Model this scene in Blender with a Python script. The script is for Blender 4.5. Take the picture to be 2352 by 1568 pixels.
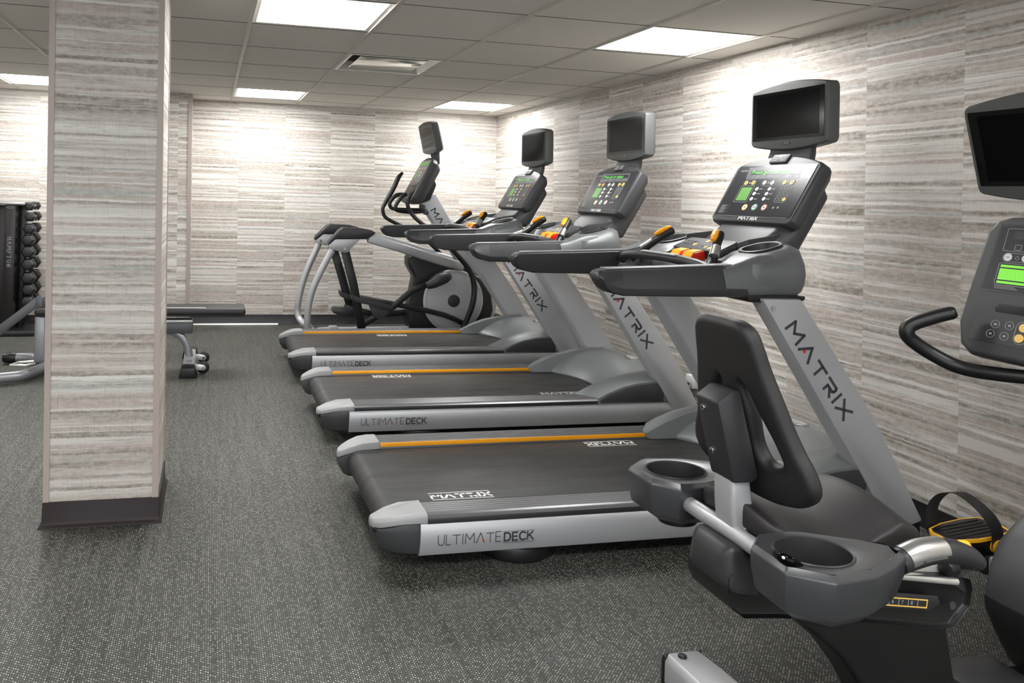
import bpy, bmesh, math, random
from mathutils import Vector, Matrix
PI = math.pi
S = bpy.context.scene
for o in list(bpy.data.objects): bpy.data.objects.remove(o)

# ------------------------------------------------------------ camera, world, exposure
W_, H_ = 2352.0, 1568.0
F_, PX_, PY_, YAW, ROLL = 1737.92, 855.86, 448.04, 0.2117, 0.03255
cam_d = bpy.data.cameras.new('camera'); cam = bpy.data.objects.new('camera', cam_d)
S.collection.objects.link(cam); S.camera = cam
cam_d.sensor_width = 36.0; cam_d.sensor_fit = 'HORIZONTAL'; cam_d.lens = F_ * 36.0 / W_
cam_d.shift_x = (W_ / 2 - PX_) / W_; cam_d.shift_y = (PY_ - H_ / 2) / W_
cam_d.clip_start = 0.05; cam_d.clip_end = 60
cyw, syw, crl, srl = math.cos(YAW), math.sin(YAW), math.cos(ROLL), math.sin(ROLL)
vr = Vector((crl * cyw, -crl * syw, srl)); vd = Vector((srl * cyw, -srl * syw, -crl)); vf = Vector((syw, cyw, 0))
m4 = Matrix.Identity(4)
for i in range(3): m4[i][0] = vr[i]; m4[i][1] = -vd[i]; m4[i][2] = -vf[i]; m4[i][3] = (0, 0, 1.35)[i]
cam.matrix_world = m4
wd = bpy.data.worlds.new('world'); S.world = wd; wd.use_nodes = True
wd.node_tree.nodes['Background'].inputs[0].default_value = (0.9, 0.95, 1.0, 1)
wd.node_tree.nodes['Background'].inputs[1].default_value = 1.45
S.view_settings.view_transform = 'Standard'; S.view_settings.look = 'None'
S.view_settings.exposure = 1.42; S.view_settings.gamma = 1.0; S.view_settings.use_curve_mapping = False
LIGHT = 11.2

# ------------------------------------------------------------ materials
def lin(c):
    if max(c) > 1: c = [x / 255 for x in c]
    return tuple(((x + .055) / 1.055) ** 2.4 if x > .04045 else x / 12.92 for x in c) + (1,)
def pm(name, c, rough=.5, metal=0., spec=.5, bump=0., bscale=200., emit=None, es=0., coat=0.):
    m = bpy.data.materials.new(name); m.use_nodes = True; nt = m.node_tree; b = nt.nodes['Principled BSDF']
    b.inputs['Base Color'].default_value = lin(c); b.inputs['Roughness'].default_value = rough
    b.inputs['Metallic'].default_value = metal; b.inputs['Specular IOR Level'].default_value = spec
    b.inputs['Coat Weight'].default_value = coat
    n = nt.nodes.new('ShaderNodeTexNoise'); n.inputs['Scale'].default_value = bscale; n.inputs['Detail'].default_value = 3
    tc = nt.nodes.new('ShaderNodeTexCoord'); nt.links.new(tc.outputs['Object'], n.inputs['Vector'])
    mr = nt.nodes.new('ShaderNodeMapRange'); nt.links.new(n.outputs['Fac'], mr.inputs[0])
    mr.inputs[3].default_value = max(0, rough - .04); mr.inputs[4].default_value = min(1, rough + .04)
    nt.links.new(mr.outputs[0], b.inputs['Roughness'])
    if bump:
        bp = nt.nodes.new('ShaderNodeBump'); bp.inputs['Strength'].default_value = bump; bp.inputs['Distance'].default_value = .002
        nt.links.new(n.outputs['Fac'], bp.inputs['Height']); nt.links.new(bp.outputs[0], b.inputs['Normal'])
    if emit: b.inputs['Emission Color'].default_value = lin(emit); b.inputs['Emission Strength'].default_value = es
    return m
class NT:
    def __init__(s, name):
        s.m = bpy.data.materials.new(name); s.m.use_nodes = True; s.t = s.m.node_tree; s.b = s.t.nodes['Principled BSDF']
    def n(s, ty, ins=None, **kw):
        d = s.t.nodes.new('ShaderNode' + ty)
        for k, v in kw.items(): setattr(d, k, v)
        for k, v in (ins or {}).items():
            if isinstance(v, bpy.types.NodeSocket): s.t.links.new(v, d.inputs[k])
            else: d.inputs[k].default_value = v
        return d
    def mt(s, op, a, b=0., c=0., clamp=False):
        d = s.n('Math', {0: a, 1: b, 2: c}, operation=op); d.use_clamp = clamp; return d.outputs[0]
    def mix(s, f, a, b, blend='MIX'):
        d = s.t.nodes.new('ShaderNodeMix'); d.data_type = 'RGBA'; d.blend_type = blend
        for i, v in ((0, f), (6, a), (7, b)):
            if isinstance(v, bpy.types.NodeSocket): s.t.links.new(v, d.inputs[i])
            else: d.inputs[i].default_value = v
        return d.outputs[2]
    def ramp(s, f, stops, interp='LINEAR'):
        d = s.n('ValToRGB', {0: f}); cr = d.color_ramp; cr.interpolation = interp
        while len(cr.elements) < len(stops): cr.elements.new(.5)
        for e, (p, c) in zip(cr.elements, stops): e.position = p; e.color = c if len(c) == 4 else tuple(c) + (1,)
        return d.outputs[0]
    def noise(s, vec, scale=1., detail=2., rough=.5):
        return s.n('TexNoise', {'Vector': vec, 'Scale': scale, 'Detail': detail, 'Roughness': rough}).outputs['Fac']
    def comb(s, x=0., y=0., z=0.): return s.n('CombineXYZ', {0: x, 1: y, 2: z}).outputs[0]

def wallpaper(name, axis, u0, pw, seed=0., k=1.09):
    q = NT(name); tc = q.n('TexCoord').outputs['Object']; sp = q.n('SeparateXYZ', {0: tc}).outputs
    u, v = sp[axis], sp[2]
    if axis == 0: u = q.mt('MULTIPLY_ADD', v, .01755, u)
    pi_ = q.mt('FLOOR', q.mt('DIVIDE', q.mt('SUBTRACT', u, u0), pw))
    rnd = q.n('TexWhiteNoise', {'W': q.mt('ADD', pi_, seed)}, noise_dimensions='1D').outputs['Value']
    idz = q.mt('MULTIPLY_ADD', pi_, 3.7, seed)
    w1 = q.noise(q.comb(q.mt('MULTIPLY', u, 3.), q.mt('MULTIPLY', v, 7.), idz), 1., 3., .6)
    w2 = q.noise(q.comb(q.mt('MULTIPLY', u, 85.), q.mt('MULTIPLY', v, 40.), idz), 1., 4., .65)
    w3 = q.noise(q.comb(q.mt('MULTIPLY', u, 14.), q.mt('MULTIPLY', v, 22.), idz), 1., 3., .6)
    v2 = q.mt('ADD', q.mt('ADD', q.mt('MULTIPLY_ADD', rnd, 1.3, v), q.mt('MULTIPLY', w3, .008)), q.mt('ADD', q.mt('MULTIPLY', w1, .016), q.mt('MULTIPLY', w2, .0095)))
    cream, tan, taupe, dark, blue, white, pink = (.655,.63,.59,1), (.485,.44,.39,1), (.375,.33,.285,1), (.25,.215,.175,1), (.40,.42,.40,1), (.75,.735,.70,1), (.47,.395,.355,1)
    def bands(freq, sd, stops):
        w = q.mt('ADD', q.mt('MULTIPLY', v2, freq), q.mt('MULTIPLY', q.noise(q.comb(0., q.mt('MULTIPLY', v2, freq * .4), q.mt('ADD', sd, seed)), 1., 1., .5), 3.))
        ce = q.mt('FLOOR', w); fr = q.mt('FRACT', w)
        def rc(o, k): return q.n('TexWhiteNoise', {'Vector': q.comb(q.mt('ADD', ce, o), seed, k + sd)}, noise_dimensions='3D').outputs['Value']
        a = q.mt('MULTIPLY_ADD', rc(0., 5.), .75, .2)
        f = q.mt('DIVIDE', q.mt('SUBTRACT', fr, a), q.mt('SUBTRACT', 1.001, a), clamp=True)
        return q.mix(f, q.ramp(rc(0., 0.), stops, 'CONSTANT'), q.ramp(rc(1., 0.), stops, 'CONSTANT'))
    colA = bands(66., 0., [(0, cream), (.21, tan), (.37, taupe), (.54, white), (.63, pink), (.74, taupe), (.82, blue), (.87, dark), (.96, cream)])
    colB = bands(150., 50., [(0, cream), (.25, tan), (.47, taupe), (.62, white), (.75, pink), (.86, blue), (.92, dark)])
    sel = q.noise(q.comb(q.mt('MULTIPLY', u, 1.5), q.mt('MULTIPLY', v2, 14.), q.mt('ADD', idz, 5.)), 1., 4., .65)
    col = q.mix(q.ramp(sel, [(.46, (0,0,0)), (.56, (.75,.75,.75))]), colA, colB)
    n4 = q.noise(q.comb(q.mt('MULTIPLY', u, .8), q.mt('MULTIPLY', v2, 24.), q.mt('ADD', idz, 9.)), 1., 2., .5)
    col = q.mix(q.ramp(n4, [(.488, (0,0,0)), (.495, (.45,.45,.45)), (.502, (0,0,0)), (.66, (0,0,0)), (.70, (.6,.6,.6)), (.74, (0,0,0))]), col, dark)
    blot = q.noise(q.comb(q.mt('MULTIPLY', u, 30.), q.mt('MULTIPLY', v, 60.), idz), 1., 4., .7)
    col = q.mix(q.ramp(blot, [(.42, (0,0,0)), (.62, (.42,.42,.42))]), col, cream)
    th = q.noise(q.comb(q.mt('MULTIPLY', u, 330.), q.mt('MULTIPLY', v, 12.), 0.), 1., 2., .5)
    sl = q.noise(q.comb(q.mt('MULTIPLY', u, 240.), q.mt('MULTIPLY', v, 9.), 3.), 1., 1., .4)
    col = q.mix(q.ramp(sl, [(.66, (0,0,0)), (.74, (.35,.35,.35))]), col, dark)
    th2 = q.noise(q.comb(q.mt('MULTIPLY', u, 14.), q.mt('MULTIPLY', v, 420.), 0.), 1., 2., .5)
    f = q.mt('ADD', q.mt('MULTIPLY_ADD', th, .22, .78), q.mt('MULTIPLY', th2, .16))
    fk = q.mt('MULTIPLY', f, k)
    col = q.mix(1., col, q.n('CombineColor', {0: fk, 1: fk, 2: fk}).outputs[0], 'MULTIPLY')
    q.t.links.new(col, q.b.inputs['Base Color']); q.b.inputs['Roughness'].default_value = .55
    q.b.inputs['Specular IOR Level'].default_value = .35
    bp = q.n('Bump', {'Strength': .12, 'Distance': .001, 'Height': th}); q.t.links.new(bp.outputs[0], q.b.inputs['Normal'])
    return q.m
def floor_mat():
    q = NT('woven_floor'); tc = q.n('TexCoord').outputs['Object']; sp = q.n('SeparateXYZ', {0: tc}).outputs
    x, y = sp[0], sp[1]
    def layer(px, py, ph, fx0, fy0, seed):
        xs = q.mt('DIVIDE', x, px); row = q.mt('FLOOR', xs); fx = q.mt('FRACT', xs)
        ys = q.mt('ADD', q.mt('DIVIDE', y, py), q.mt('MULTIPLY', row, ph)); cel = q.mt('FLOOR', ys); fy = q.mt('FRACT', ys)
        mx = q.mt('LESS_THAN', q.mt('ABSOLUTE', q.mt('SUBTRACT', fx, .5)), fx0)
        my = q.mt('LESS_THAN', q.mt('ABSOLUTE', q.mt('SUBTRACT', fy, .5)), fy0)
        r = q.n('TexWhiteNoise', {0: q.comb(row, cel, seed)}, noise_dimensions='3D').outputs['Value']
        return q.mt('MULTIPLY', mx, my), r
    m1, r1 = layer(.0068, .0105, .37, .27, .24, 1.)
    m2, r2 = layer(.0034, .0052, .5, .33, .3, 4.)
    rowv = q.noise(q.comb(q.mt('MULTIPLY', x, 45.), q.mt('MULTIPLY', y, 1.5), 0.), 1., 3., .7)
    f1 = q.mt('MULTIPLY', m1, q.mt('MULTIPLY_ADD', q.mt('POWER', r1, 2.5), 1.1, q.mt('MULTIPLY_ADD', rowv, 1.1, -.40)), clamp=True)
    f2 = q.mt('MULTIPLY', m2, r2)
    col = q.mix(f2, (.014, .015, .013, 1), (.050, .052, .045, 1))
    col = q.mix(f1, col, (.42, .42, .37, 1))
    q.t.links.new(col, q.b.inputs['Base Color']); q.b.inputs['Roughness'].default_value = .5
    q.b.inputs['Specular IOR Level'].default_value = .42
    bp = q.n('Bump', {'Strength': .3, 'Distance': .001, 'Height': q.mt('ADD', m1, m2)}); q.t.links.new(bp.outputs[0], q.b.inputs['Normal'])
    return q.m
def tile_mat():
    q = NT('ceiling_tile'); tc = q.n('TexCoord').outputs['Object']
    n = q.noise(tc, 350., 3., .7); n2 = q.noise(tc, 2.5, 2., .5)
    col = q.mix(q.mt('MULTIPLY_ADD', n, .6, q.mt('MULTIPLY', n2, .4)), (.66, .63, .585, 1), (.78, .75, .705, 1))
    q.t.links.new(col, q.b.inputs['Base Color']); q.b.inputs['Roughness'].default_value = .9
    bp = q.n('Bump', {'Strength': .25, 'Distance': .001, 'Height': n}); q.t.links.new(bp.outputs[0], q.b.inputs['Normal'])
    return q.m
def belt_mat():
    q = NT('belt_rubber'); tc = q.n('TexCoord').outputs['Object']
    n = q.noise(q.n('Mapping', {'Vector': tc, 'Scale': (3, 12, 1)}).outputs[0], 1., 4., .6)
    f = q.noise(tc, 700., 2., .5)
    col = q.mix(n, (.014, .014, .014, 1), (.040, .040, .040, 1))
    q.t.links.new(col, q.b.inputs['Base Color'])
    q.t.links.new(q.mt('MULTIPLY_ADD', n, -.3, .65), q.b.inputs['Roughness'])
    bp = q.n('Bump', {'Strength': .3, 'Distance': .001, 'Height': f}); q.t.links.new(bp.outputs[0], q.b.inputs['Normal'])
    return q.m
MT = dict(
    silver=pm('silver_paint', (176, 177, 180), .42, .45, bump=.03, bscale=900),
    silver2=pm('mast_paint', (172, 173, 176), .5, .3, bump=.03, bscale=900),
    cap=pm('light_grey_plastic', (158, 159, 160), .45, .1, bump=.1, bscale=900),
    hood=pm('hood_plastic', (120, 124, 125), .38, .25), podm=pm('pod_plastic', (96, 99, 100), .42, .15), casing=pm('screen_casing', (78, 80, 79), .5), cupg=pm('cup_holder_grey', (62, 63, 66), .30, .25, .8),
    dark=pm('dark_grey_plastic', (56, 57, 59), .48, .0, bump=.05, bscale=900),
    dark2=pm('darker_grey_plastic', (40, 40, 42), .45, .0, bump=.08, bscale=900),
    black=pm('black_plastic', (18, 18, 19), .4, .0, bump=.05, bscale=700),
    foam=pm('black_foam', (30, 29, 29), .6, .0, bump=.15, bscale=800),
    vinyl=pm('seat_vinyl', (38, 36, 37), .45, .0, bump=.25, bscale=1200),
    backv=pm('backrest_plastic', (25, 24, 25), .5, .0, bump=.25, bscale=1200),
    rail=pm('rail_aluminium', (120, 120, 122), .35, .7),
    chrome=pm('chrome', (200, 200, 200), .15, 1.),
    brushed=pm('brushed_steel', (190, 190, 188), .3, .9),
    orange=pm('orange_trim', (238, 158, 12), .4),
    yellow=pm('yellow_plastic', (246, 182, 40), .35),
    red=pm('red_plastic', (215, 40, 20), .3),
    white=pm('white_print', (225, 226, 224), .6), ink=pm('dark_print', (56, 58, 62), .6), mark=pm('dim_white_print', (150, 151, 153), .6),
    glass=pm('screen_black', (3, 3, 4), .15, 0, .12), bez=pm('screen_bezel', (9, 9, 10), .12, 0, .3),
    panel=pm('console_glass', (50, 51, 55), .22, .1, .6), railg=pm('handrail_grey', (45, 46, 48), .5, 0, .4, bump=.05, bscale=900), panelb=pm('bike_console_glass', (44, 45, 49), .4, 0, .25), panel2=pm('console_window', (88, 89, 93), .3, .1),
    lcd=pm('lcd_green', (86, 140, 60), .4, emit=(90, 170, 50), es=.08), led=pm('led_green', (120, 220, 60), .4, emit=(110, 230, 50), es=.55),
    readout=pm('readout_text', (90, 190, 80), .4, emit=(100, 210, 80), es=.25),
    teal=pm('teal_button', (20, 140, 110), .35), pink=pm('red_ring', (205, 120, 112), .35), pale=pm('pale_button', (214, 214, 212), .35),
    amber=pm('amber_button', (232, 190, 95), .35), blue=pm('blue_ring', (120, 175, 205), .35),
    cove=pm('baseboard_rubber', (42, 40, 41), .4), covec=pm('column_base_rubber', (38, 28, 29), .45, 0, .3),
    guard=pm('corner_guard_vinyl', (168, 156, 148), .45), tee=pm('tee_white', (196, 192, 182), .5), gap=pm('tile_gap', (104, 99, 90), .8),
    bright=pm('aluminium_strip', (215, 215, 210), .3, .6), rackm=pm('rack_metal', (34, 28, 29), .35, .2), hexr=pm('hex_rubber', (38, 37, 40), .38),
    vent=pm('vent_white', (215, 214, 206), .25, .2), ventdk=pm('vent_cavity', (46, 42, 36), .7), mir=pm('vent_plate', (228, 227, 220), .12, .85),
    bench=pm('bench_frame', (150, 151, 155), .35, .6), benchd=pm('bench_steel', (84, 85, 88), .4, .5), cable=pm('cable_rubber', (28, 28, 29), .5),
    tile=tile_mat(), floor=floor_mat(), belt=belt_mat())
em = bpy.data.materials.new('light_panel'); em.use_nodes = True
eb = em.node_tree.nodes['Principled BSDF']; eb.inputs['Base Color'].default_value = (.9, .9, .9, 1)
eb.inputs['Emission Color'].default_value = (1, .995, .98, 1); eb.inputs['Emission Strength'].default_value = LIGHT
MT['light'] = em

# ------------------------------------------------------------ helpers
C = S.collection
def tag(o, label=None, cat=None, group=None, kind=None):
    if label: o['label'] = label
    if cat: o['category'] = cat
    if group: o['group'] = group
    if kind: o['kind'] = kind
    return o
def thing(name, label, cat, loc=(0, 0, 0), group=None):
    o = bpy.data.objects.new(name, None); C.objects.link(o); o.location = loc; o.empty_display_size = .1
    return tag(o, label, cat, group)
def origin(p):
    v = Vector((0, 0, 0))
    while p is not None: v += p.location; p = p.parent
    return v
class MB:
    def __init__(s): s.v = []; s.f = []
    def add(s, vs, fs):
        b = len(s.v); s.v += [tuple(v) for v in vs]; s.f += [tuple(b + i for i in f) for f in fs]; return s
    def box(s, x0, x1, y0, y1, z0, z1):
        return s.add([(x, y, z) for z in (z0, z1) for y in (y0, y1) for x in (x0, x1)],
                     [(0, 2, 3, 1), (4, 5, 7, 6), (0, 1, 5, 4), (2, 6, 7, 3), (0, 4, 6, 2), (1, 3, 7, 5)])
    def loft(s, loops, caps=True, closed=False):
        n = len(loops[0]); vs = [p for l in loops for p in l]; fs = []
        m = len(loops)
        for i in range(m if closed else m - 1):
            j = (i + 1) % m
            for k in range(n): fs.append((i * n + k, i * n + (k + 1) % n, j * n + (k + 1) % n, j * n + k))
        if caps and not closed: fs.append(tuple(range(n - 1, -1, -1))); fs.append(tuple((m - 1) * n + k for k in range(n)))
        return s.add(vs, fs)
    def prism(s, poly, y0, y1):           # polygon in X,Z extruded along Y
        return s.loft([[(x, y0, z) for x, z in poly], [(x, y1, z) for x, z in poly]])
    def prismx(s, poly, x0, x1):          # polygon in Y,Z extruded along X
        return s.loft([[(x0, y, z) for y, z in poly], [(x1, y, z) for y, z in poly]])
    def prismz(s, poly, z0, z1):
        return s.loft([[(x, y, z0) for x, y in poly], [(x, y, z1) for x, y in poly]])
    def cyl(s, a, b, r, r2=None, n=24):
        return s.tube([a, b], [r, r if r2 is None else r2], n, smooth=0)
    def tube(s, pts, r, n=14, smooth=5, flat=1., up=None, caps=True):
        P = [Vector(p) for p in pts]; R = list(r) if isinstance(r, (list, tuple)) else [r] * len(P)
        if smooth and len(P) > 2:
            Q = []; RR = []
            for i in range(len(P) - 1):
                p0, p1, p2, p3 = P[max(i - 1, 0)], P[i], P[i + 1], P[min(i + 2, len(P) - 1)]
                for k in range(smooth):
                    t = k / smooth
                    Q.append(.5 * ((2 * p1) + (p2 - p0) * t + (2 * p0 - 5 * p1 + 4 * p2 - p3) * t * t + (3 * p1 - p0 - 3 * p2 + p3) * t ** 3))
                    RR.append(R[i] + (R[i + 1] - R[i]) * t)
            Q.append(P[-1]); RR.append(R[-1]); P, R = Q, RR
        ref = Vector(up) if up else None; loops = []; last = None
        for i, p in enumerate(P):
            t = (P[min(i + 1, len(P) - 1)] - P[max(i - 1, 0)]).normalized()
            if ref is not None: u = (ref - t * ref.dot(t)).normalized()
            else:
                if last is None:
                    a = Vector((0, 0, 1)) if abs(t.z) < .9 else Vector((0, 1, 0)); u = (a - t * a.dot(t)).normalized()
                else: u = (last - t * last.dot(t)).normalized()
                last = u
            w = t.cross(u)
            loops.append([tuple(p + (u * math.cos(2 * PI * k / n) + w * math.sin(2 * PI * k / n) * flat) * R[i]) for k in range(n)])
        return s.loft(loops, caps)
    def rbar(s, pts, w, h, up=(0, 0, 1)):  # rectangular section bar through points, w across, h along up
        P = [Vector(p) for p in pts]; ref = Vector(up); loops = []
        for i, p in enumerate(P):
            t = (P[min(i + 1, len(P) - 1)] - P[max(i - 1, 0)]).normalized(); u = (ref - t * ref.dot(t)).normalized(); q = t.cross(u)
            loops.append([tuple(p + u * a * h / 2 + q * b * w / 2) for a, b in ((1, 1), (1, -1), (-1, -1), (-1, 1))])
        return s.loft(loops)
    def ell(s, c, R, U, rx, ry, th, n=24, z0=0.):    # flat disc on plane with normal RxU
        c = Vector(c); R = Vector(R); U = Vector(U); N = R.cross(U)
        l0 = [tuple(c + R * rx * math.cos(2 * PI * k / n) + U * ry * math.sin(2 * PI * k / n) + N * z0) for k in range(n)]
        return s.loft([l0, [tuple(Vector(p) + N * th) for p in l0]])
    def build(s, name, mat, parent=None, bevel=0., bseg=2, sub=0, ang=35, label=None):
        me = bpy.data.meshes.new(name); O = origin(parent)
        me.from_pydata([(v[0] - O.x, v[1] - O.y, v[2] - O.z) for v in s.v], [], s.f)
        bm = bmesh.new(); bm.from_mesh(me); bmesh.ops.recalc_face_normals(bm, faces=bm.faces)
        if bevel:
            ed = [e for e in bm.edges if len(e.link_faces) == 2 and e.calc_face_angle(0) > math.radians(28)]
            bmesh.ops.bevel(bm, geom=ed, offset=bevel, offset_type='OFFSET', segments=bseg, profile=.5, affect='EDGES', clamp_overlap=True)
        bm.to_mesh(me); bm.free()
        me.materials.append(MT[mat] if isinstance(mat, str) else mat)
        o = bpy.data.objects.new(name, me); C.objects.link(o); o.parent = parent
        for p in me.polygons: p.use_smooth = True
        me.set_sharp_from_angle(angle=math.radians(ang))
        if sub: md = o.modifiers.new('subdivision', 'SUBSURF'); md.levels = sub; md.render_levels = sub
        if label: o['label'] = label
        return o
def copy_tree(o, parent=None):
    c = o.copy(); C.objects.link(c); c.parent = parent
    for ch in list(o.children): copy_tree(ch, c)
    return c
def rrect(w, h, r, n=4):
    pts = []
    for cx, cy, a0 in ((w / 2 - r, h / 2 - r, 0), (-w / 2 + r, h / 2 - r, 90), (-w / 2 + r, -h / 2 + r, 180), (w / 2 - r, -h / 2 + r, 270)):
        for k in range(n + 1):
            a = math.radians(a0 + 90 * k / n); pts.append((cx + r * math.cos(a), cy + r * math.sin(a)))
    return pts
class Fr:    # a plane to draw on: origin, right, up
    def __init__(s, o, R, U): s.o = Vector(o); s.R = Vector(R).normalized(); s.U = Vector(U).normalized(); s.N = s.R.cross(s.U)
    def p(s, r, u, n=0.): return tuple(s.o + s.R * r + s.U * u + s.N * n)
    def slab(s, mb, poly, n0, n1): return mb.loft([[s.p(r, u, n0) for r, u in poly], [s.p(r, u, n1) for r, u in poly]])
    def plate(s, mb, r, u, w, h, rad, n0, n1): return s.slab(mb, [(r + a, u + b) for a, b in rrect(w, h, rad)], n0, n1)
    def disc(s, mb, r, u, rx, ry, n0, n1, k=20): return s.slab(mb, [(r + rx * math.cos(2 * PI * i / k), u + ry * math.sin(2 * PI * i / k)) for i in range(k)], n0, n1)
    def ring(s, mb, outer, inner, n0, n1):
        k = len(outer)
        return mb.loft([[s.p(*q, n0) for q in outer], [s.p(*q, n1) for q in outer], [s.p(*q, n1) for q in inner], [s.p(*q, n0) for q in inner]], closed=True)
GL = {'M': (1.25, [[(0, 0), (.08, 1), (.62, .38), (1.17, 1), (1.25, 0)]]), 'A': (1.1, [[(0, 0), (.55, 1), (1.1, 0)]]),
      'T': (1.0, [[(0, .92), (1, .92)], [(.5, .92), (.5, 0)]]), 'R': (.95, [[(0, .92), (.85, .92), (.92, .8), (.92, .58), (.82, .46), (.28, .46), (.28, 0)], [(.5, .46), (.95, 0)]]),
      'I': (.12, [[(.06, 0), (.06, 1)]]), 'X': (1.0, [[(0, 0), (1, 1)], [(0, 1), (1, 0)]]),
      'U': (.8, [[(0, 1), (0, .25), (.12, .05), (.3, 0), (.5, 0), (.68, .05), (.8, .25), (.8, 1)]]), 'L': (.6, [[(0, 1), (0, 0), (.6, 0)]]),
      'E': (.7, [[(.7, 1), (0, 1), (0, 0), (.7, 0)], [(0, .5), (.62, .5)]]), 'D': (.85, [[(0, 0), (0, 1), (.5, 1), (.75, .85), (.85, .5), (.75, .15), (.5, 0), (0, 0)]]),
      'C': (.85, [[(.85, .88), (.6, 1), (.3, 1), (.08, .82), (0, .5), (.08, .18), (.3, 0), (.6, 0), (.85, .12)]]), 'K': (.8, [[(0, 0), (0, 1)], [(.75, 1), (.06, .45)], [(.25, .62), (.8, 0)]]),
      'H': (.75, [[(0, 0), (0, 1)], [(.75, 0), (.75, 1)], [(0, .5), (.75, .5)]]), 'P': (.75, [[(0, 0), (0, 1), (.6, 1), (.75, .85), (.75, .65), (.6, .5), (0, .5)]]),
      'O': (.85, [[(.3, 0), (.08, .18), (0, .5), (.08, .82), (.3, 1), (.55, 1), (.77, .82), (.85, .5), (.77, .18), (.55, 0), (.3, 0)]]), 'N': (.8, [[(0, 0), (0, 1), (.8, 0), (.8, 1)]])}
def strokes(fr, txt, r0, u0, h, t, n0, n1, gap=.32, total=None, flip=1.):
    ws = sum(GL[c][0] if c != ' ' else .5 for c in txt) + gap * (len(txt) - 1); k = 1.
    if total: k = total / (ws * h)
    mb = MB(); x = 0.
    for c in txt:
        if c == ' ': x += .5 + gap; continue
        w, pl = GL[c]
        for line in pl:
            for (ax, ay), (bx, by) in zip(line, line[1:]):
                a = Vector((r0 + (x + ax) * h * k, u0 + flip * ay * h)); b = Vector((r0 + (x + bx) * h * k, u0 + flip * by * h))
                d = (b - a); L = d.length; d = d / L; e = Vector((-d.y, d.x)) * t / 2; a2 = a - d * t * .35; b2 = b + d * t * .35
                fr.slab(mb, [tuple(a2 - e), tuple(b2 - e), tuple(b2 + e), tuple(a2 + e)], n0, n1)
        x += w + gap
    return mb
def text_obj(name, body, fr, r, u, size, mat, parent, n=.001, sx=1.):
    cu = bpy.data.curves.new(name, 'FONT'); cu.body = body; cu.size = size; cu.extrude = .0003
    t = bpy.data.objects.new(name + '_tmp', cu); C.objects.link(t)
    dg = bpy.context.evaluated_depsgraph_get(); me = bpy.data.meshes.new_from_object(t.evaluated_get(dg))
    bpy.data.objects.remove(t); bpy.data.curves.remove(cu)
    O = origin(parent)
    for v in me.vertices: v.co = Vector(fr.p(r + v.co.x * sx, u + v.co.y, n + v.co.z)) - O
    me.materials.clear(); me.materials.append(MT[mat]); me.name = name
    o = bpy.data.objects.new(name, me); C.objects.link(o); o.parent = parent; return o
def plate2d(name, mat, parent, fr, outer, holes, half, bevel, bres=3):   # cushion-like plate with holes from smooth outlines
    cu = bpy.data.curves.new(name, 'CURVE'); cu.dimensions = '2D'; cu.fill_mode = 'BOTH'; cu.extrude = half; cu.bevel_depth = bevel; cu.bevel_resolution = bres; cu.resolution_u = 6
    for lp in [outer] + holes:
        sp = cu.splines.new('BEZIER'); sp.bezier_points.add(len(lp) - 1); sp.use_cyclic_u = True
        for bpnt, q in zip(sp.bezier_points, lp): bpnt.co = (q[0], q[1], 0); bpnt.handle_left_type = bpnt.handle_right_type = 'AUTO'
    t = bpy.data.objects.new(name + '_tmp', cu); C.objects.link(t)
    dg = bpy.context.evaluated_depsgraph_get(); me = bpy.data.meshes.new_from_object(t.evaluated_get(dg))
    bpy.data.objects.remove(t); bpy.data.curves.remove(cu); O = origin(parent)
    for v in me.vertices: v.co = Vector(fr.p(v.co.x, v.co.y, v.co.z)) - O
    bm = bmesh.new(); bm.from_mesh(me); bmesh.ops.remove_doubles(bm, verts=bm.verts, dist=.0002); bmesh.ops.recalc_face_normals(bm, faces=bm.faces); bm.to_mesh(me); bm.free()
    me.materials.clear(); me.materials.append(MT[mat]); me.name = name
    for p in me.polygons: p.use_smooth = True
    me.set_sharp_from_angle(angle=math.radians(50))
    o = bpy.data.objects.new(name, me); C.objects.link(o); o.parent = parent; return o

# ------------------------------------------------------------ the room
HC = 2.249; LEAN = -.01755; GX, GY, GW = .178, 3.4417, .6573
XR0, XR1 = 3.057, 3.018; YB = 7.76; XL, YF = -4.6, -3.9
def struct(mb, name, mat, **k):
    o = mb.build(name, mat, None, **k); o['kind'] = 'structure'; return o
struct(MB().box(XL - .1, XR0 + .1, YF - .1, YB + .1, -.08, 0), 'floor', 'floor')
def slabx(x0a, x0b, x1a, x1b, y0, y1, h=HC + .03):   # vertical slab with slightly out-of-plumb sides: a at floor, b at ceiling
    return MB().loft([[(x0a, y0, 0), (x1a, y0, 0), (x1a, y1, 0), (x0a, y1, 0)], [(x0b, y0, h), (x1b, y0, h), (x1b, y1, h), (x0b, y1, h)]])
struct(slabx(XR0, XR1, XR0 + .1, XR1 + .1, YF, YB), 'wall_right', wallpaper('wallpaper_right', 1, 2.54 - .0, .4755, 3.))
struct(slabx(XL, XL, XR0 + .1, XR1 + .1, YB, YB + .1), 'wall_back', wallpaper('wallpaper_back', 0, .30, .4690, 11.))
struct(slabx(XL - .1, XL - .1, XL, XL, YF, YB), 'wall_left', wallpaper('wallpaper_left', 1, 0, .47, 20.))
struct(MB().box(XL, XL + .5, YF - .1, YF, 0, HC + .03).box(XR0 - .5, XR0 + .06, YF - .1, YF, 0, HC + .03).box(XL + .5, XR0 - .5, YF - .1, YF, 0, .25).box(XL + .5, XR0 - .5, YF - .1, YF, HC - .06, HC + .03), 'wall_front', wallpaper('wallpaper_front', 0, 0, .47, 30.))  # unseen wall, cut open so sky fill reaches the room
mb = MB()   # wide window added in the unseen wall to let in soft fill light
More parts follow.
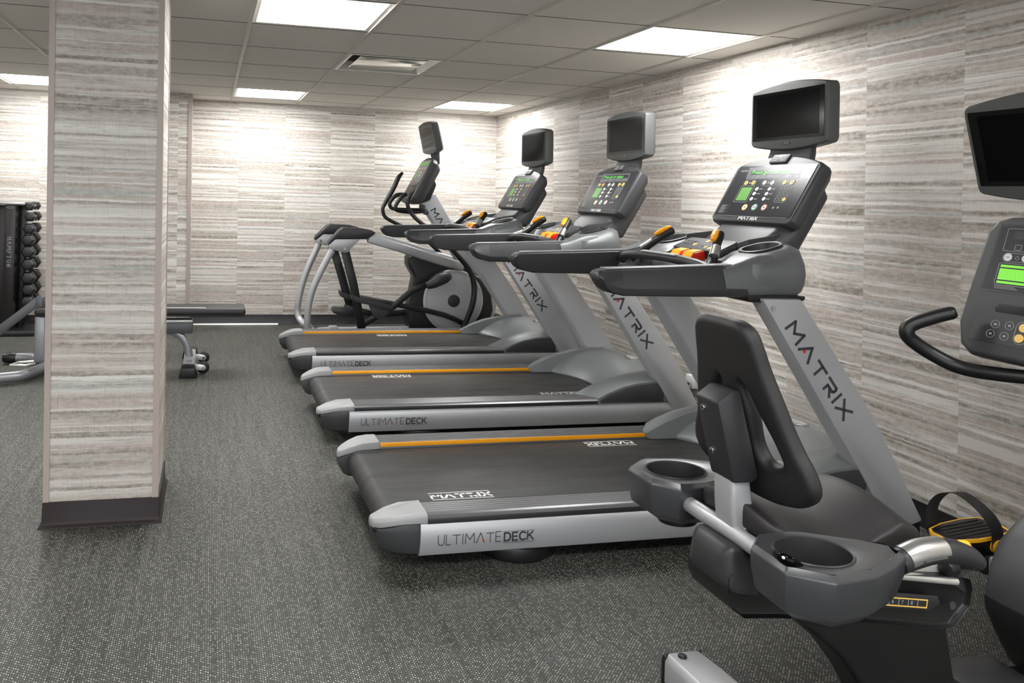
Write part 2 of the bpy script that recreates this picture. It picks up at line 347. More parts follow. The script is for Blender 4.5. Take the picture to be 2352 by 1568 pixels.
for k in range(6): xx = XL + .5 + k * (XR0 - XL - 1.0) / 5; mb.box(xx - .025, xx + .025, YF - .08, YF - .02, .25, HC - .06)
mb.box(XL + .5, XR0 - .5, YF - .08, YF - .02, .25, .30).box(XL + .5, XR0 - .5, YF - .08, YF - .02, HC - .11, HC - .06)
struct(mb, 'fill_window_1', 'guard')
# boxed-out stretch of the back wall behind the column
bx0, bx1, by = -1.05, -.155, 7.35
struct(slabx(bx0, bx0 + LEAN * HC, bx1, bx1 + LEAN * HC, by, YB + .02), 'wall_chase', wallpaper('wallpaper_chase', 0, -.275, .4690, 47.))
def gstrip(x, y0, y1, w, name):
    return struct(slabx(x - w, x - w + LEAN * HC, x, x + LEAN * HC, y0, y1, HC), name, 'guard')
gstrip(bx1 + .004, by - .006, by + .05, .036, 'trim_1')
# cove baseboards
def cove(pts, h=.0987, d=.009):  # outline of a profile, toe at the floor
    return pts
BH = .099
struct(MB().prismx([(YB, 0), (YB, BH), (YB - .006, BH), (YB - .007, .02), (YB - .018, .004), (YB - .018, 0)], bx1, XR0), 'baseboard_back', 'cove')
struct(MB().prismx([(YB - .019, 0), (YB - .019, .004), (YB - .024, .014), (YB - .032, .003), (YB - .032, 0)], bx1 + .0, .72), 'trim_2', 'bright')
struct(MB().prismx([(YB, 0), (YB, BH), (YB - .006, BH), (YB - .007, .02), (YB - .018, .004), (YB - .018, 0)], XL, bx0), 'baseboard_left', 'cove')
struct(MB().prismx([(by, 0), (by, BH), (by - .006, BH), (by - .007, .02), (by - .018, .004), (by - .018, 0)], bx0, bx1 + .006), 'baseboard_chase', 'cove')
struct(MB().prism([(XR0, 0), (XR0 + .0, BH), (XR0 - .008, BH), (XR0 - .009, .02), (XR0 - .02, .004), (XR0 - .02, 0)], YF, YB - .018), 'baseboard_right', 'cove')
# column
cx0, cx1, cy0, cy1 = -.600, -.168, 3.178, 3.60
wpc = wallpaper('wallpaper_column_shaded', 0, -.62, .6, 71., .92)  # same paper as the walls, with shade put in by darkening it
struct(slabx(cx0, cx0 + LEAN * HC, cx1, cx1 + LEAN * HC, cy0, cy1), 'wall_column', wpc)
for i, (xa, xb) in enumerate(((cx0 - .003, cx0 + .020), (cx1 - .021, cx1 + .003))):
    struct(slabx(xa, xa + LEAN * HC, xb, xb + LEAN * HC, cy0 - .004, cy0 + .022 * i, HC), 'trim_%d' % (3 + i), 'guard')
struct(slabx(cx1 - .0, cx1 + LEAN * HC, cx1 + .004, cx1 + .004 + LEAN * HC, cy1 - .02, cy1 + .003, HC), 'trim_5', 'guard')
prof = [(.0, BH), (.006, BH), (.007, .022), (.012, .01), (.020, .003), (.020, .0)]
def ringloop(d, z): return [(cx0 - d, cy0 - d, z), (cx1 + d, cy0 - d, z), (cx1 + d, cy1 + d, z), (cx0 - d, cy1 + d, z)]
mb = MB(); mb.loft([ringloop(d, z) for d, z in prof], caps=False); struct(mb, 'baseboard_column', 'covec', bevel=.002)
# ceiling of lay-in tiles: slab, main tees, cross gaps, wall angles
LIGHTS = [(i, j) for i in (-6, -3, 0, 3) for j in (5, 0, -5, -10)]
LIGHTS = [l for l in LIGHTS if GY + l[1] * GW > YF + .05 and GX + l[0] * GW > XL + .05]
VENT = (1, 2)
i0, i1, j0, j1 = -7, 4, -11, 6
xs = [XL - .05] + [GX + i * GW for i in range(i0, i1 + 1)] + [XR0 + .05]
ys = [YF - .05] + [GY + j * GW for j in range(j0, j1 + 1)] + [YB + .05]
open_c = set(LIGHTS) | {VENT}
mb = MB()
for a in range(len(xs) - 1):
    for b in range(len(ys) - 1):
        ii, jj = i0 + a - 1, j0 + b - 1
        if (ii, jj) in open_c: continue
        mb.add([(xs[a], ys[b], HC), (xs[a], ys[b + 1], HC), (xs[a + 1], ys[b + 1], HC), (xs[a + 1], ys[b], HC)], [(0, 1, 2, 3)])
mb.box(XL - .05, XR0 + .05, YF - .05, YB + .05, HC + .16, HC + .2)
struct(mb, 'ceiling', 'tile')
mb = MB()
for i in range(i0, i1 + 1):
    if i == i0 - 1: continue
    x = GX + i * GW; mb.box(x - .0115, x + .0115, YF, YB, HC - .007, HC + .012)
struct(mb, 'trim_6', 'tee')
mb = MB()
for j in range(j0, j1 + 1):
    y = GY + j * GW; mb.box(XL, XR1 + .01, y - .0035, y + .0035, HC - .0015, HC + .01)
struct(mb, 'trim_7', 'gap')
mb = MB(); mb.box(XL, XR1 + .01, YB - .022, YB, HC - .003, HC); mb.box(XR1 - .012, XR1 + .004, YF, YB, HC - .003, HC)
struct(mb, 'trim_8', 'tee')
# ceiling lights
LL = {(0, 0): 'large bright ceiling light cut by the picture top, left of and nearer than the vent',
      (3, 0): 'large bright square ceiling light above the row of treadmills, nearest the right wall',
      (0, 5): 'small bright ceiling light against the back wall, left of the ceiling vent',
      (3, 5): 'small bright ceiling light in the far right corner of the ceiling',
      (-3, 5): 'bright ceiling light near the back wall, left of the papered column',
      (-3, 0): 'ceiling light just peeking in at the far left edge of the ceiling'}
light0 = None
for (i, j) in LIGHTS:
    x0, y0 = GX + i * GW, GY + j * GW; c = (x0 + GW / 2, y0 + GW / 2, HC)
    lab = LL.get((i, j)) or 'ceiling light %s, %s' % ({5: 'of the row by the back wall', 0: 'of the row over the treadmills', -5: 'of the row above the camera', -10: 'of the row by the added window'}[j], {3: 'beside the right wall', 0: 'second from the right wall', -3: 'third from the right wall', -6: 'beside the left wall'}[i])
    if light0 is None:
        light0 = thing('ceiling_light', lab, 'ceiling light', c, 'square recessed ceiling lights'); t = light0
        g = GW / 2 - .0125; hh = GW / 2 - .034
        cx, cy = c[0], c[1]
        mb = MB()
        sq = lambda r, z: [(cx - r, cy - r, z), (cx + r, cy - r, z), (cx + r, cy + r, z), (cx - r, cy + r, z)]
        mb.loft([sq(g, HC + .012), sq(g, HC - .001), sq(hh, HC + .002), sq(hh, HC + .012)], closed=True); mb.build('frame', 'vent', t)
        MB().add(sq(hh, HC + .004) + sq(hh, HC + .014), [(0, 3, 2, 1), (4, 5, 6, 7), (0, 1, 5, 4), (1, 2, 6, 5), (2, 3, 7, 6), (3, 0, 4, 7)]).build('diffuser', 'light', t)
        MB().box(cx - g, cx + g, cy - g, cy + g, HC + .05, HC + .06).build('housing', 'dark', t)
    else:
        t = copy_tree(light0); t.location = c; t['label'] = lab
# ceiling vent: frame, dark throat, hanging polished plate
x0, y0 = GX + VENT[0] * GW, GY + VENT[1] * GW; cx, cy = x0 + GW / 2, y0 + GW / 2
vt = thing('ceiling_vent', 'square white ceiling air vent with a shiny plate hanging in its middle', 'air vent', (cx, cy, HC))
sq = lambda r, z: [(cx - r, cy - r, z), (cx + r, cy - r, z), (cx + r, cy + r, z), (cx - r, cy + r, z)]
g = GW / 2 - .012
MB().loft([sq(g, HC + .01), sq(g, HC - .002), sq(g - .02, HC - .002), sq(g - .075, HC + .05), sq(g - .075, HC + .06)], caps=False).build('frame', 'vent', vt)
MB().loft([sq(g - .074, HC + .058), sq(g - .074, HC + .14)]).build('throat', 'ventdk', vt)
MB().loft([sq(.225, HC + .012), sq(.23, HC + .006), sq(.225, HC + .003)], caps=True).build('plate', 'mir', vt)
for sx_ in (-1, 1):
    for sy_ in (-1, 1): MB().cyl((cx + sx_ * .15, cy + sy_ * .15, HC + .01), (cx + sx_ * .15, cy + sy_ * .15, HC + .06), .005).build('hanger', 'chrome', vt)

# ------------------------------------------------------------ treadmills
YN, YC, YFAR = 2.59, 3.06, 3.53
def mir(mb, c=YC):
    o = MB(); o.v = [(x, 2 * c - y, z) for x, y, z in mb.v]; o.f = [tuple(reversed(f)) for f in mb.f]; return o
t = thing('treadmill', 'nearest of the three grey treadmills, beside the exercise bike, with the large lettered upright', 'treadmill', (.6, YC, 0), 'row of grey treadmills')
tm1 = t
def both(f, name, mat, **k):
    return f().build(name, mat, t, **k), mir(f()).build(name, mat, t, **k)
# deck
sf, _ = both(lambda: MB().prismx([(2.612, .181), (2.600, .181), (2.590, .156), (2.590, .112), (2.602, .066), (2.618, .060), (2.66, .060), (2.66, .181)], .772, 2.78), 'side_frame', 'silver', bevel=.003)
fs = Fr((0, 2.5895, 0), (1, 0, 0), (0, 0, 1))
strokes(fs, 'ULTIMATE', .838, .105, .036, .0028, 0, .0006, gap=.28, total=.238).build('lettering', 'ink', sf)
strokes(fs, 'DECK', 1.090, .106, .028, .0062, 0, .0006, gap=.3, total=.112).build('lettering', 'ink', sf)
mb = MB()
for zz in (.098, .139): mb.box(1.084, 1.207, 2.5889, 2.5897, zz, zz + .0010)
mb.build('lettering', 'ink', sf)
fs.disc(MB(), 0, 0, 0, 0, 0, 0)
m_ = MB(); fs.disc(m_, 1.008, .113, .0036, .0042, 0, .0009, 12); m_.build('red_dot', 'red', sf)
MB().box(.80, 2.75, 2.66, 3.46, .07, .155).build('deck_board', 'black', t)
rp = [(2.598, .180), (2.596, .200), (2.603, .206)]
for k in range(6): y = 2.612 + k * .0175; rp += [(y, .211), (y + .011, .212), (y + .0125, .2075), (y + .016, .2075)]
rp += [(2.716, .212), (2.719, .206), (2.719, .160)]
both(lambda: MB().prismx(rp, .800, 2.30), 'side_rail', 'rail')
both(lambda: MB().box(.800, 2.30, 2.5945, 2.599, .182, .2005), 'rail_skirt', 'dark2', bevel=.001)
both(lambda: MB().box(.806, 2.29, 2.718, 2.7225, .190, .2085), 'orange_strip', 'orange', bevel=.001)
# rear end caps
def capplan(s=0., x1=.800): return [(x1, 2.592 + s), (.76, 2.592 + s), (.715, 2.597 + s), (.670, 2.610 + s), (.636, 2.630 + s), (.614, 2.658 + s), (.606, 2.690), (.608, 2.716), (.66, 2.727), (.72, 2.729), (x1, 2.727)]
def captop():
    def zt(x): return .215 - .9 * max(0, .75 - x) ** 1.6
    m = MB(); a, b = capplan(.004), capplan(.010)
    m.loft([[(x, y, min(.182, zt(x) - .028)) for x, y in a], [(x, y, zt(x) - .008) for x, y in a], [(x + .004 * (x < .7), y + (.01 if y < 2.66 else 0), zt(x) + .001) for x, y in b]]); return m
def capbot():
    a = capplan(0, .772); L = []
    for z, s, e in ((.062, .03, .05), (.075, .014, .028), (.11, .003, .008), (.15, 0., 0.), (.181, .001, .002)):
        L.append([(x + e * max(0, (.78 - x) / .17), y + (s if y < 2.68 else 0), min(z, .215 - .9 * max(0, .75 - x) ** 1.6 - .03)) for x, y in a])
    return MB().loft(L)
ct, _ = both(captop, 'end_cap_top', 'cap', bevel=.003); cb, _ = both(capbot, 'end_cap', 'dark', bevel=.002)
MB().cyl((.625, 2.655, .148), (.612, 2.650, .148), .008, n=14).build('cap_screw', 'black', cb)
# belt
bl = [(2.42, .182), (.715, .182)] + [(.705 - .054 * math.sin(math.radians(a)), .128 + .054 * math.cos(math.radians(a))) for a in range(12, 181, 14)] + [(.715, .074), (2.42, .074), (2.42, .10), (.75, .10), (.75, .168), (2.42, .168)]
belt = MB().prism(bl, 2.735, 3.385).build('running_belt', 'belt', t, ang=60)
both(lambda: MB().cyl((.70, 2.725, .128), (.70, 2.738, .128), .046), 'roller_end', 'dark2')
def belt_logo(par, x0, y0, flipped, dy=0., L=.20):
    f = Fr((x0, y0 + dy, .1822), (-1, 0, 0) if flipped else (1, 0, 0), (0, -1, 0) if flipped else (0, 1, 0))
    m = strokes(f, 'MATRIX', 0, 0, .034, .0095, 0, .0004, gap=.34, total=L)
    for u in (-.016, .047): f.slab(m, [(-.004, u), (L + .004, u), (L + .004, u + .004), (-.004, u + .004)], 0, .0004)
    m.build('belt_logo', 'white', par)
both(lambda: MB().prismz([(1.20 + .15 * math.cos(k * PI / 16), 2.755 + .14 * math.sin(k * PI / 16)) for k in range(32)], 0, .058), 'levelling_foot', 'black', bevel=.012)
MB().box(1.05, 2.7, 2.80, 3.32, .02, .074).build('under_frame', 'black', t)
# motor cover with fenders
def fender():
    out = [(2.236, .182), (2.238, .214), (2.30, .244), (2.394, .278), (2.49, .297), (2.60, .306), (2.71, .303), (2.71, .188)]
    inn = [(2.165, .190), (2.158, .214), (2.26, .262), (2.37, .300), (2.48, .325), (2.60, .342), (2.72, .342), (2.72, .18)]
    mid = [((a[0] + b[0]) / 2 - .004, (a[1] + b[1]) / 2 + .006 * (i in (2, 3, 4, 5, 6))) for i, (a, b) in enumerate(zip(out, inn))]
    m = MB(); L = []
    for y, pr_ in ((2.594, out), (2.605, [(x, z + .004 if z > .2 else z) for x, z in out]), (2.655, mid), (2.700, inn), (2.732, [(x, z - .004) for x, z in inn]), (2.745, [(x + .03, .184) for x, z in inn])):
        L.append([(x, y, z) for x, z in pr_])
    return m.loft(L)
both(fender, 'fender', 'hood', ang=50)
both(lambda: MB().prism([(2.250, .189), (2.252, .209), (2.31, .238), (2.40, .269), (2.50, .288), (2.60, .296), (2.66, .294), (2.66, .189)], 2.5915, 2.596), 'fender_side', 'dark', bevel=.001)
L = []
for k in range(17):
    y = 2.715 + (3.405 - 2.715) * k / 16; d = abs(y - YC) / .345; xl = 2.300 + .135 * (1 - d * d); e = .010 * (1 - d ** 4)
    L.append([(xl, y, .178), (xl - .004, y, .190)] + [(xl + f * (2.66 - xl) + .004, y, .200 + (.330 + e - .200) * math.sin(f * PI / 2) ** .85) for f in (0., .06, .16, .30, .46, .62, .80, 1.)] + [(2.74, y, .334 + e), (2.81, y, .312 + e), (2.87, y, .26), (2.90, y, .16), (2.905, y, .03), (2.50, y, .03), (2.50, y, .17)])
hood = MB().loft(L).build('motor_cover', 'hood', t, ang=50)
fh = Fr((2.735, YC, .3440), (0, -1, 0), (1, 0, -.08))
m = MB(); fh.disc(m, 0, 0, .062, .047, -.004, .005, 32); bd = m.build('badge', 'chrome', t, bevel=.002)
m = MB(); fh.disc(m, 0, 0, .052, .038, .005, .0058, 32); m.build('badge_face', 'cap', bd)
# uprights
up_ = [(2.138, .992), (2.318, .990), (2.40, .885), (2.678, .520), (2.83, .265), (2.945, .066), (2.90, .060), (2.855, .058), (2.715, .118), (2.635, .268), (2.40, .595)]
# straight edges of the two sides, gentle curve near the foot
up_ = [(2.137, .992), (2.320, .990), (2.508, .742), (2.678, .518), (2.80, .320), (2.88, .175), (2.942, .070), (2.895, .057), (2.85, .056), (2.712, .150), (2.640, .262), (2.390, .626)]
def upright(): return MB().loft([[(x, 2.586, z) for x, z in up_], [(x, 2.65, z) for x, z in up_], [(x + .014, 2.690, z + .004) for x, z in up_]])
u1, _ = both(upright, 'upright', 'silver2', bevel=.010)
both(lambda: MB().loft([[(2.72, 2.588, .0), (2.93, 2.588, .0), (2.93, 2.70, .0), (2.72, 2.70, 0)], [(2.70, 2.590, .11), (2.935, 2.590, .07), (2.935, 2.69, .07), (2.70, 2.69, .12)]]), 'foot', 'black', bevel=.006)
ax = Vector((2.508 - 2.208, 0, .500 - .893)).normalized()
fm = Fr((2.252, 2.5857, .878), ax, (-ax.z, 0, ax.x))
strokes(fm, 'MATRIX', 0, -.005, .052, .0115, 0, .0008, gap=.36, total=.468).build('lettering', 'ink', u1)
m = MB(); fm.disc(m, .128, .010, .0068, .0068, 0, .0012, 16); m.build('red_dot', 'red', u1)
m = MB(); fm.disc(m, -.055, .150 - .16, .006, .006, 0, .004, 12)
MB().cyl((2.185, 2.595, .955), (2.185, 2.578, .955), .009, n=12).build('upright_bolt', 'chrome', u1)
# handrail arms
def arm():
    st = [(1.449, 1.060, 1.076, .6), (1.458, 1.045, 1.087, .8), (1.474, 1.024, 1.0935, 1), (1.500, 1.008, 1.095, 1), (1.55, .9975, 1.097, 1), (1.75, .996, 1.104, 1), (1.93, .995, 1.111, 1), (1.96, .995, 1.113, 1), (2.03, .995, 1.114, 1)]
    L = []
    for x, z0, z1, k in st:
        hgt = z1 - z0; c = z0 + min(.030, hgt * .35)
        xx = x; d_ = 0 if x < 2.0 else .9
        L.append([(x + d_ * (z1 - z0) * .7, 2.612 + .004 / k - .002, z0), (x + d_ * .07, 2.601, z0 + .005), (x + d_ * .055, 2.598, c), (x - d_ * .03, 2.630, z1 - .006), (x - d_ * .04, 2.640, z1 + .001), (x - d_ * .04, 2.690, z1), (x, 2.698, z1 - .006), (x, 2.690, z0 + .005), (x, 2.68, z0)])
    return MB().loft(L)
both(arm, 'handrail', 'railg', bevel=.0015)
both(lambda: MB().rbar([(1.49, 2.666, 1.0975), (1.75, 2.666, 1.1065), (2.0, 2.666, 1.117), (2.10, 2.668, 1.121)], .05, .006), 'handrail_strip', 'hood', bevel=.002)
# side pods with cup holders
def pod(inner=False):
    def lp(z, xa, xb, ya, yb, r=.07, n=5):
        return [(xa + (xb - xa) / 2 + a, ya + (yb - ya) / 2 + b, z + (.26 * ((xa + xb) / 2 + a - 2.25) if z > 1.15 or inner or (z == 1.09) else 0)) for a, b in rrect(xb - xa, yb - ya, min(r, (xb - xa) / 2.05, (yb - ya) / 2.05), n)]
    if not inner:
        return MB().loft([lp(.998, 2.125, 2.360, 2.618, 2.79), lp(1.015, 2.100, 2.372, 2.606, 2.81), lp(1.045, 2.078, 2.382, 2.601, 2.83), lp(1.085, 2.070, 2.386, 2.600, 2.85), lp(1.125, 2.085, 2.384, 2.606, 2.87), lp(1.152, 2.115, 2.376, 2.628, 2.87),
                          lp(1.172, 2.150, 2.358, 2.652, 2.85), lp(1.179, 2.168, 2.338, 2.676, 2.822, .065), lp(1.179, 2.180, 2.328, 2.686, 2.812, .06), lp(1.09, 2.194, 2.316, 2.701, 2.80, .05)])
    return MB().loft([lp(1.170, 2.175, 2.333, 2.681, 2.817, .064), lp(1.186, 2.170, 2.338, 2.676, 2.822, .066), lp(1.189, 2.174, 2.334, 2.680, 2.818, .064), lp(1.187, 2.182, 2.326, 2.688, 2.810, .058), lp(1.10, 2.198, 2.312, 2.704, 2.796, .045)], caps=False).add([(2.198, 2.704, 1.105), (2.312, 2.704, 1.105), (2.312, 2.796, 1.105), (2.198, 2.796, 1.105)], [(0, 1, 2, 3)])
p1 = pod().build('side_pod', 'podm', t, ang=60); p2 = mir(pod()).build('side_pod', 'podm', t, ang=60)
pod(True).build('cup_holder', 'dark2', p1, ang=50); mir(pod(True)).build('cup_holder', 'dark2', p2, ang=50)
both(lambda: MB().prism([(2.088, .984), (2.10, .975), (2.32, .972), (2.35, .985), (2.352, 1.0), (2.118, 1.003), (2.075, 1.03), (2.085, .996)], 2.604, 2.76), 'pod_collar', 'black', bevel=.004)
# arm to pod transition
def root():
    L = []
    for x, y0, z0, z1, y1 in ((1.985, 2.600, .996, 1.1125, 2.69), (2.03, 2.5995, .996, 1.118, 2.70), (2.07, 2.599, .997, 1.131, 2.72), (2.11, 2.599, .998, 1.146, 2.74), (2.16, 2.600, 1.000, 1.160, 2.76), (2.22, 2.606, 1.003, 1.165, 2.77)):
        h = z1 - z0; L.append([(x, y0 + .012, z0), (x, y0 + .002, z0 + .01), (x, y0, z0 + .035), (x, y0 + .008, z0 + h * .55), (x, y0 + .022, z1 - .016), (x, y0 + .034, z1 - .004), (x, y0 + .045, z1), (x, y1, z1), (x, y1, z0)])
    return MB().loft(L)
both(root, 'arm_root', 'podm', ang=50)
# dashboard between the pods
db = MB().loft([[(x, y, z) for x, z in ((2.10, 1.06), (2.10, 1.085), (2.145, 1.115), (2.30, 1.165), (2.44, 1.17), (2.47, 1.10), (2.42, 1.02), (2.20, 1.00))] for y in (2.80, 3.32)]).build('dashboard', 'hood', t, bevel=.012)
kp = Fr((2.205, YC - .01, 1.172), (0, -1, 0), (.88, 0, .40))
m = MB(); kp.plate(m, 0, 0, .33, .115, .02, -.035, .006); kpo = m.build('keypad', 'dark', t, bevel=.004)
def dots(fr, par, items, mat, rad, h=.0022, k=16, name='button'):
    for r, u in items:
        m = MB(); fr.disc(m, r, u, rad, rad, .005 if fr is kp else .0025, (.005 if fr is kp else .0025) + h, k); m.build(name, mat, par)
def pframe(fr, par, r, u, w, h, rad, n=.0026, t_=.0018, mat='mark', name='outline'):
    m = MB(); fr.ring(m, [(r + a, u + b) for a, b in rrect(w, h, rad)], [(r + a, u + b) for a, b in rrect(w - 2 * t_, h - 2 * t_, max(rad - t_, .001))], n, n + .0005); return m.build(name, mat, par)
dots(kp, kpo, [(-.005, .03), (-.045, -.012), (.05, -.025), (.085, -.033)], 'amber', .011)
for a in (-.13, -.105, -.08): dots(kp, kpo, [(a, .018), (a, -.005)], 'black', .008); [pframe(kp, kpo, a, b, .018, .018, .0085, .0075, .0012) for b in (.018, -.005)]
for a in (.0, .02, .04):
    for b in (-.03, -.010, .010): dots(kp, kpo, [(a + .02, b + .012)], 'black', .006); pframe(kp, kpo, a + .02, b + .012, .015, .015, .007, .0075, .0011)
# emergency stop
st = MB().loft([[(x, y, z) for x, z in ((2.085, 1.095), (2.075, 1.112), (2.10, 1.142), (2.15, 1.152), (2.16, 1.10))] for y in (YC - .095, YC + .075)]).build('stop_button', 'red', t, bevel=.006)
for a, b in ((YC + .002, YC + .068), (YC - .088, YC - .022)):
    MB().loft([[(x, y, z) for x, z in ((2.078, 1.116), (2.100, 1.1465), (2.142, 1.155), (2.142, 1.148), (2.104, 1.139), (2.084, 1.112))] for y in (a, b)]).build('stop_panel', 'yellow', st, bevel=.002)
# reading tray behind the keypad
def tl(z, g, x0=2.255): return [(x0 + .02 - g * .3, YC - .20 - g, z - .012), (x0 - .01, YC - .17 - g, z - .03), (x0 - .01, YC + .17 + g, z - .03), (x0 + .02 - g * .3, YC + .20 + g, z - .012), (2.44 + g * .4, YC + .185 + g, z + .012), (2.44 + g * .4, YC - .185 - g, z + .012)]
MB().loft([tl(1.150, .010), tl(1.222, .018), tl(1.225, .010), tl(1.182, .004)]).build('reading_tray', 'dark', t, bevel=.005)
# neck up to the console
MB().loft([[(x, y, z) for x, z in pf] for y, pf in ((YC - .225, ((2.43, 1.16), (2.50, 1.14), (2.665, 1.40), (2.64, 1.46), (2.50, 1.26))), (YC - .19, ((2.32, 1.17), (2.52, 1.13), (2.675, 1.41), (2.64, 1.47), (2.425, 1.252))), (YC + .19, ((2.32, 1.17), (2.52, 1.13), (2.675, 1.41), (2.64, 1.47), (2.425, 1.252))), (YC + .225, ((2.43, 1.16), (2.50, 1.14), (2.665, 1.40), (2.64, 1.46), (2.50, 1.26))))]).build('console_neck', 'dark', t, bevel=.015)
# grips
both(lambda: MB().tube([(2.02, 2.70, 1.070), (2.005, 2.73, 1.088), (2.0, 2.80, 1.104), (1.995, 2.90, 1.112), (1.995, 3.00, 1.115), (1.995, YC, 1.116)], [.019, .022, .0215, .021, .020, .020]), 'front_bar', 'dark2', ang=60)
both(lambda: MB().tube([(2.04, 2.672, 1.066), (2.022, 2.70, 1.072)], [.025, .0245], 16, smooth=0), 'bar_collar', 'hood')
mb = MB().box(1.972, 2.004, YC - .13, YC + .13, 1.128, 1.137); mb.build('pulse_plate', 'cap', t, bevel=.004)
def grip(): return MB().tube([(2.02, 2.765, 1.085), (2.05, 2.785, 1.112), (2.085, 2.815, 1.150), (2.120, 2.848, 1.188), (2.148, 2.874, 1.216), (2.162, 2.888, 1.231), (2.168, 2.893, 1.236)], [.024, .021, .019, .0185, .021, .021, .010], up=(1, 0, 0))
g1, g2 = both(grip, 'grip', 'black', ang=60)
def tip(): return MB().tube([(2.100, 2.845, 1.205), (2.118, 2.862, 1.222), (2.140, 2.882, 1.240), (2.155, 2.893, 1.247)], [.010, .0145, .014, .005], 12, flat=.75, up=(1, 0, .3))
tip().build('thumb_button', 'orange', g1, ang=60); mir(tip()).build('thumb_button', 'orange', g2, ang=60)
def sens(): return MB().tube([(2.066, 2.792, 1.138), (2.102, 2.826, 1.176)], [.0205, .0198], 16, smooth=0)
sens().build('pulse_sensor', 'brushed', g1); mir(sens()).build('pulse_sensor', 'brushed', g2)
# console
fc = Fr((2.516, YC, 1.43), (0, -1, 0), (.5, 0, .8660254))
def outline(w0, w1, hb, ht, arc, n=10):
    o = [(-w0 / 2 + .02, -hb), (w0 / 2 - .02, -hb), (w0 / 2, -hb + .02), (w1 / 2, ht - .02), (w1 / 2 - .02, ht)]
    for k in range(1, n): a = 1 - 2 * k / n; o.append(((w1 / 2 - .02) * a, ht + arc * (1 - a * a)))
    return o + [(-w1 / 2 + .02, ht), (-w1 / 2, ht - .02), (-w0 / 2, -hb + .02)]
con = thing('console', None, None, (0, 0, 0)); con.parent = t; con.location = Vector((2.516, YC, 1.43)) - t.location
oa, ob, oc = outline(.520, .530, .168, .148, .040), outline(.535, .545, .172, .152, .042), outline(.47, .48, .140, .130, .030)
m = MB().loft([[fc.p(r, u, -.095) for r, u in oc], [fc.p(r, u, -.055) for r, u in ob], [fc.p(r, u, -.012) for r, u in ob], [fc.p(r, u, 0) for r, u in oa]]); m.build('housing', 'dark', con, bevel=.004)
m = MB(); fc.plate(m, 0, 0, .492, .279, .006, -.004, .0022); dp = m.build('display_panel', 'panel', con)
m = MB(); fc.slab(m, [(-0.1594, 0.0627), (-0.1733, 0.1303), (0.1651, 0.1278), (0.1793, 0.0662)], .0022, .0028); m.build('window', 'panel2', con)
m = MB(); fc.slab(m, [(-0.1436, 0.0879), (-0.1443, 0.1121), (0.1568, 0.1146), (0.1652, 0.0898)], .0028, .0033); m.build('readout', 'panel', con)
r_, u_ = (-0.1395, 0.0910); text_obj('readout_text', 'Press go or select', fc, r_, u_ + .001, .030, 'readout', con, .0036, 1.13)
strokes(fc, 'MATRIX', *(-0.2239, 0.1079), .0075, .0018, .0022, .0027, total=.050).build('logo', 'mark', con)
strokes(fc, 'MATRIX', *(-0.0663, -0.1581), .0165, .0042, .0002, .0012, total=.122).build('logo', 'white', con)
for q in ((-0.1131, 0.0765), (-0.0371, 0.0775), (0.0497, 0.0788), (0.1291, 0.0789)):
    pframe(fc, con, q[0], q[1], .018, .018, .002, .0028, .0012)
    m = MB()
    for k in range(3): fc.slab(m, [(q[0] + .016, q[1] + .005 - k * .006), (q[0] + .045 - k * .006, q[1] + .005 - k * .006), (q[0] + .045 - k * .006, q[1] + .0065 - k * .006), (q[0] + .016, q[1] + .0065 - k * .006)], .0028, .0031)
    m.build('menu_text', 'mark', con)
def btn(q, mat, rad, ring=None, h=.0016):
    if ring: m = MB(); fc.disc(m, q[0], q[1], rad * 1.35, rad * 1.35, .0022, .0028, 28); m.build('button_ring', ring, con)
    m = MB(); fc.disc(m, q[0], q[1], rad, rad, .0022, .0022 + h, 24); return m.build('button', mat, con)
for a, b, mt in (((-0.1401, 0.0421), (-0.0924, 0.0429), 'amber'), ((-0.0164, 0.0421), (0.0332, 0.0416), 'pale'), ((0.1095, 0.0420), (0.1551, 0.0427), 'amber')):
    btn(a, mt, .0115); btn(b, mt, .0115)
    pframe(fc, con, (a[0] + b[0]) / 2, (a[1] + b[1]) / 2, abs(b[0] - a[0]) + .034, .034, .016, .0024, .0014)
    m = MB(); fc.disc(m, (a[0] + b[0]) / 2, (a[1] + b[1]) / 2, .0055, .0055, .0022, .0028); m.build('symbol', 'mark', con)
    for q, pl in ((a, 0), (b, 1)):
        m = MB(); fc.slab(m, [(q[0] - .006, q[1] - .001), (q[0] + .006, q[1] - .001), (q[0] + .006, q[1] + .001), (q[0] - .006, q[1] + .001)], .0038, .0042)
        if pl: fc.slab(m, [(q[0] - .001, q[1] - .006), (q[0] + .001, q[1] - .006), (q[0] + .001, q[1] + .006), (q[0] - .001, q[1] + .006)], .0038, .0042)
        m.build('symbol', 'ink', con)
q = (((-0.1156, -0.0197)[0]), ((-0.1156, -0.0197)[1])); m = MB(); fc.plate(m, q[0], q[1], .072, .074, .004, .0022, .0030); m.build('graph_window', 'lcd', con)
pframe(fc, con, q[0], q[1], .092, .094, .008)
for q in ((-0.0454, 0.0078), (0.0364, 0.0078), (-0.0462, -0.0180), (0.0342, -0.0188), (-0.0465, -0.0470), (0.0338, -0.0458)):
    btn(q, 'pale', .0098)
    m = MB(); fc.slab(m, [(q[0] + .015, q[1] - .002), (q[0] + .036, q[1] - .002), (q[0] + .036, q[1] + .002), (q[0] + .015, q[1] + .002)], .0022, .0026); m.build('label_text', 'mark', con)
k0, k1 = (0.1192, 0.0100), (0.1186, -0.0476)
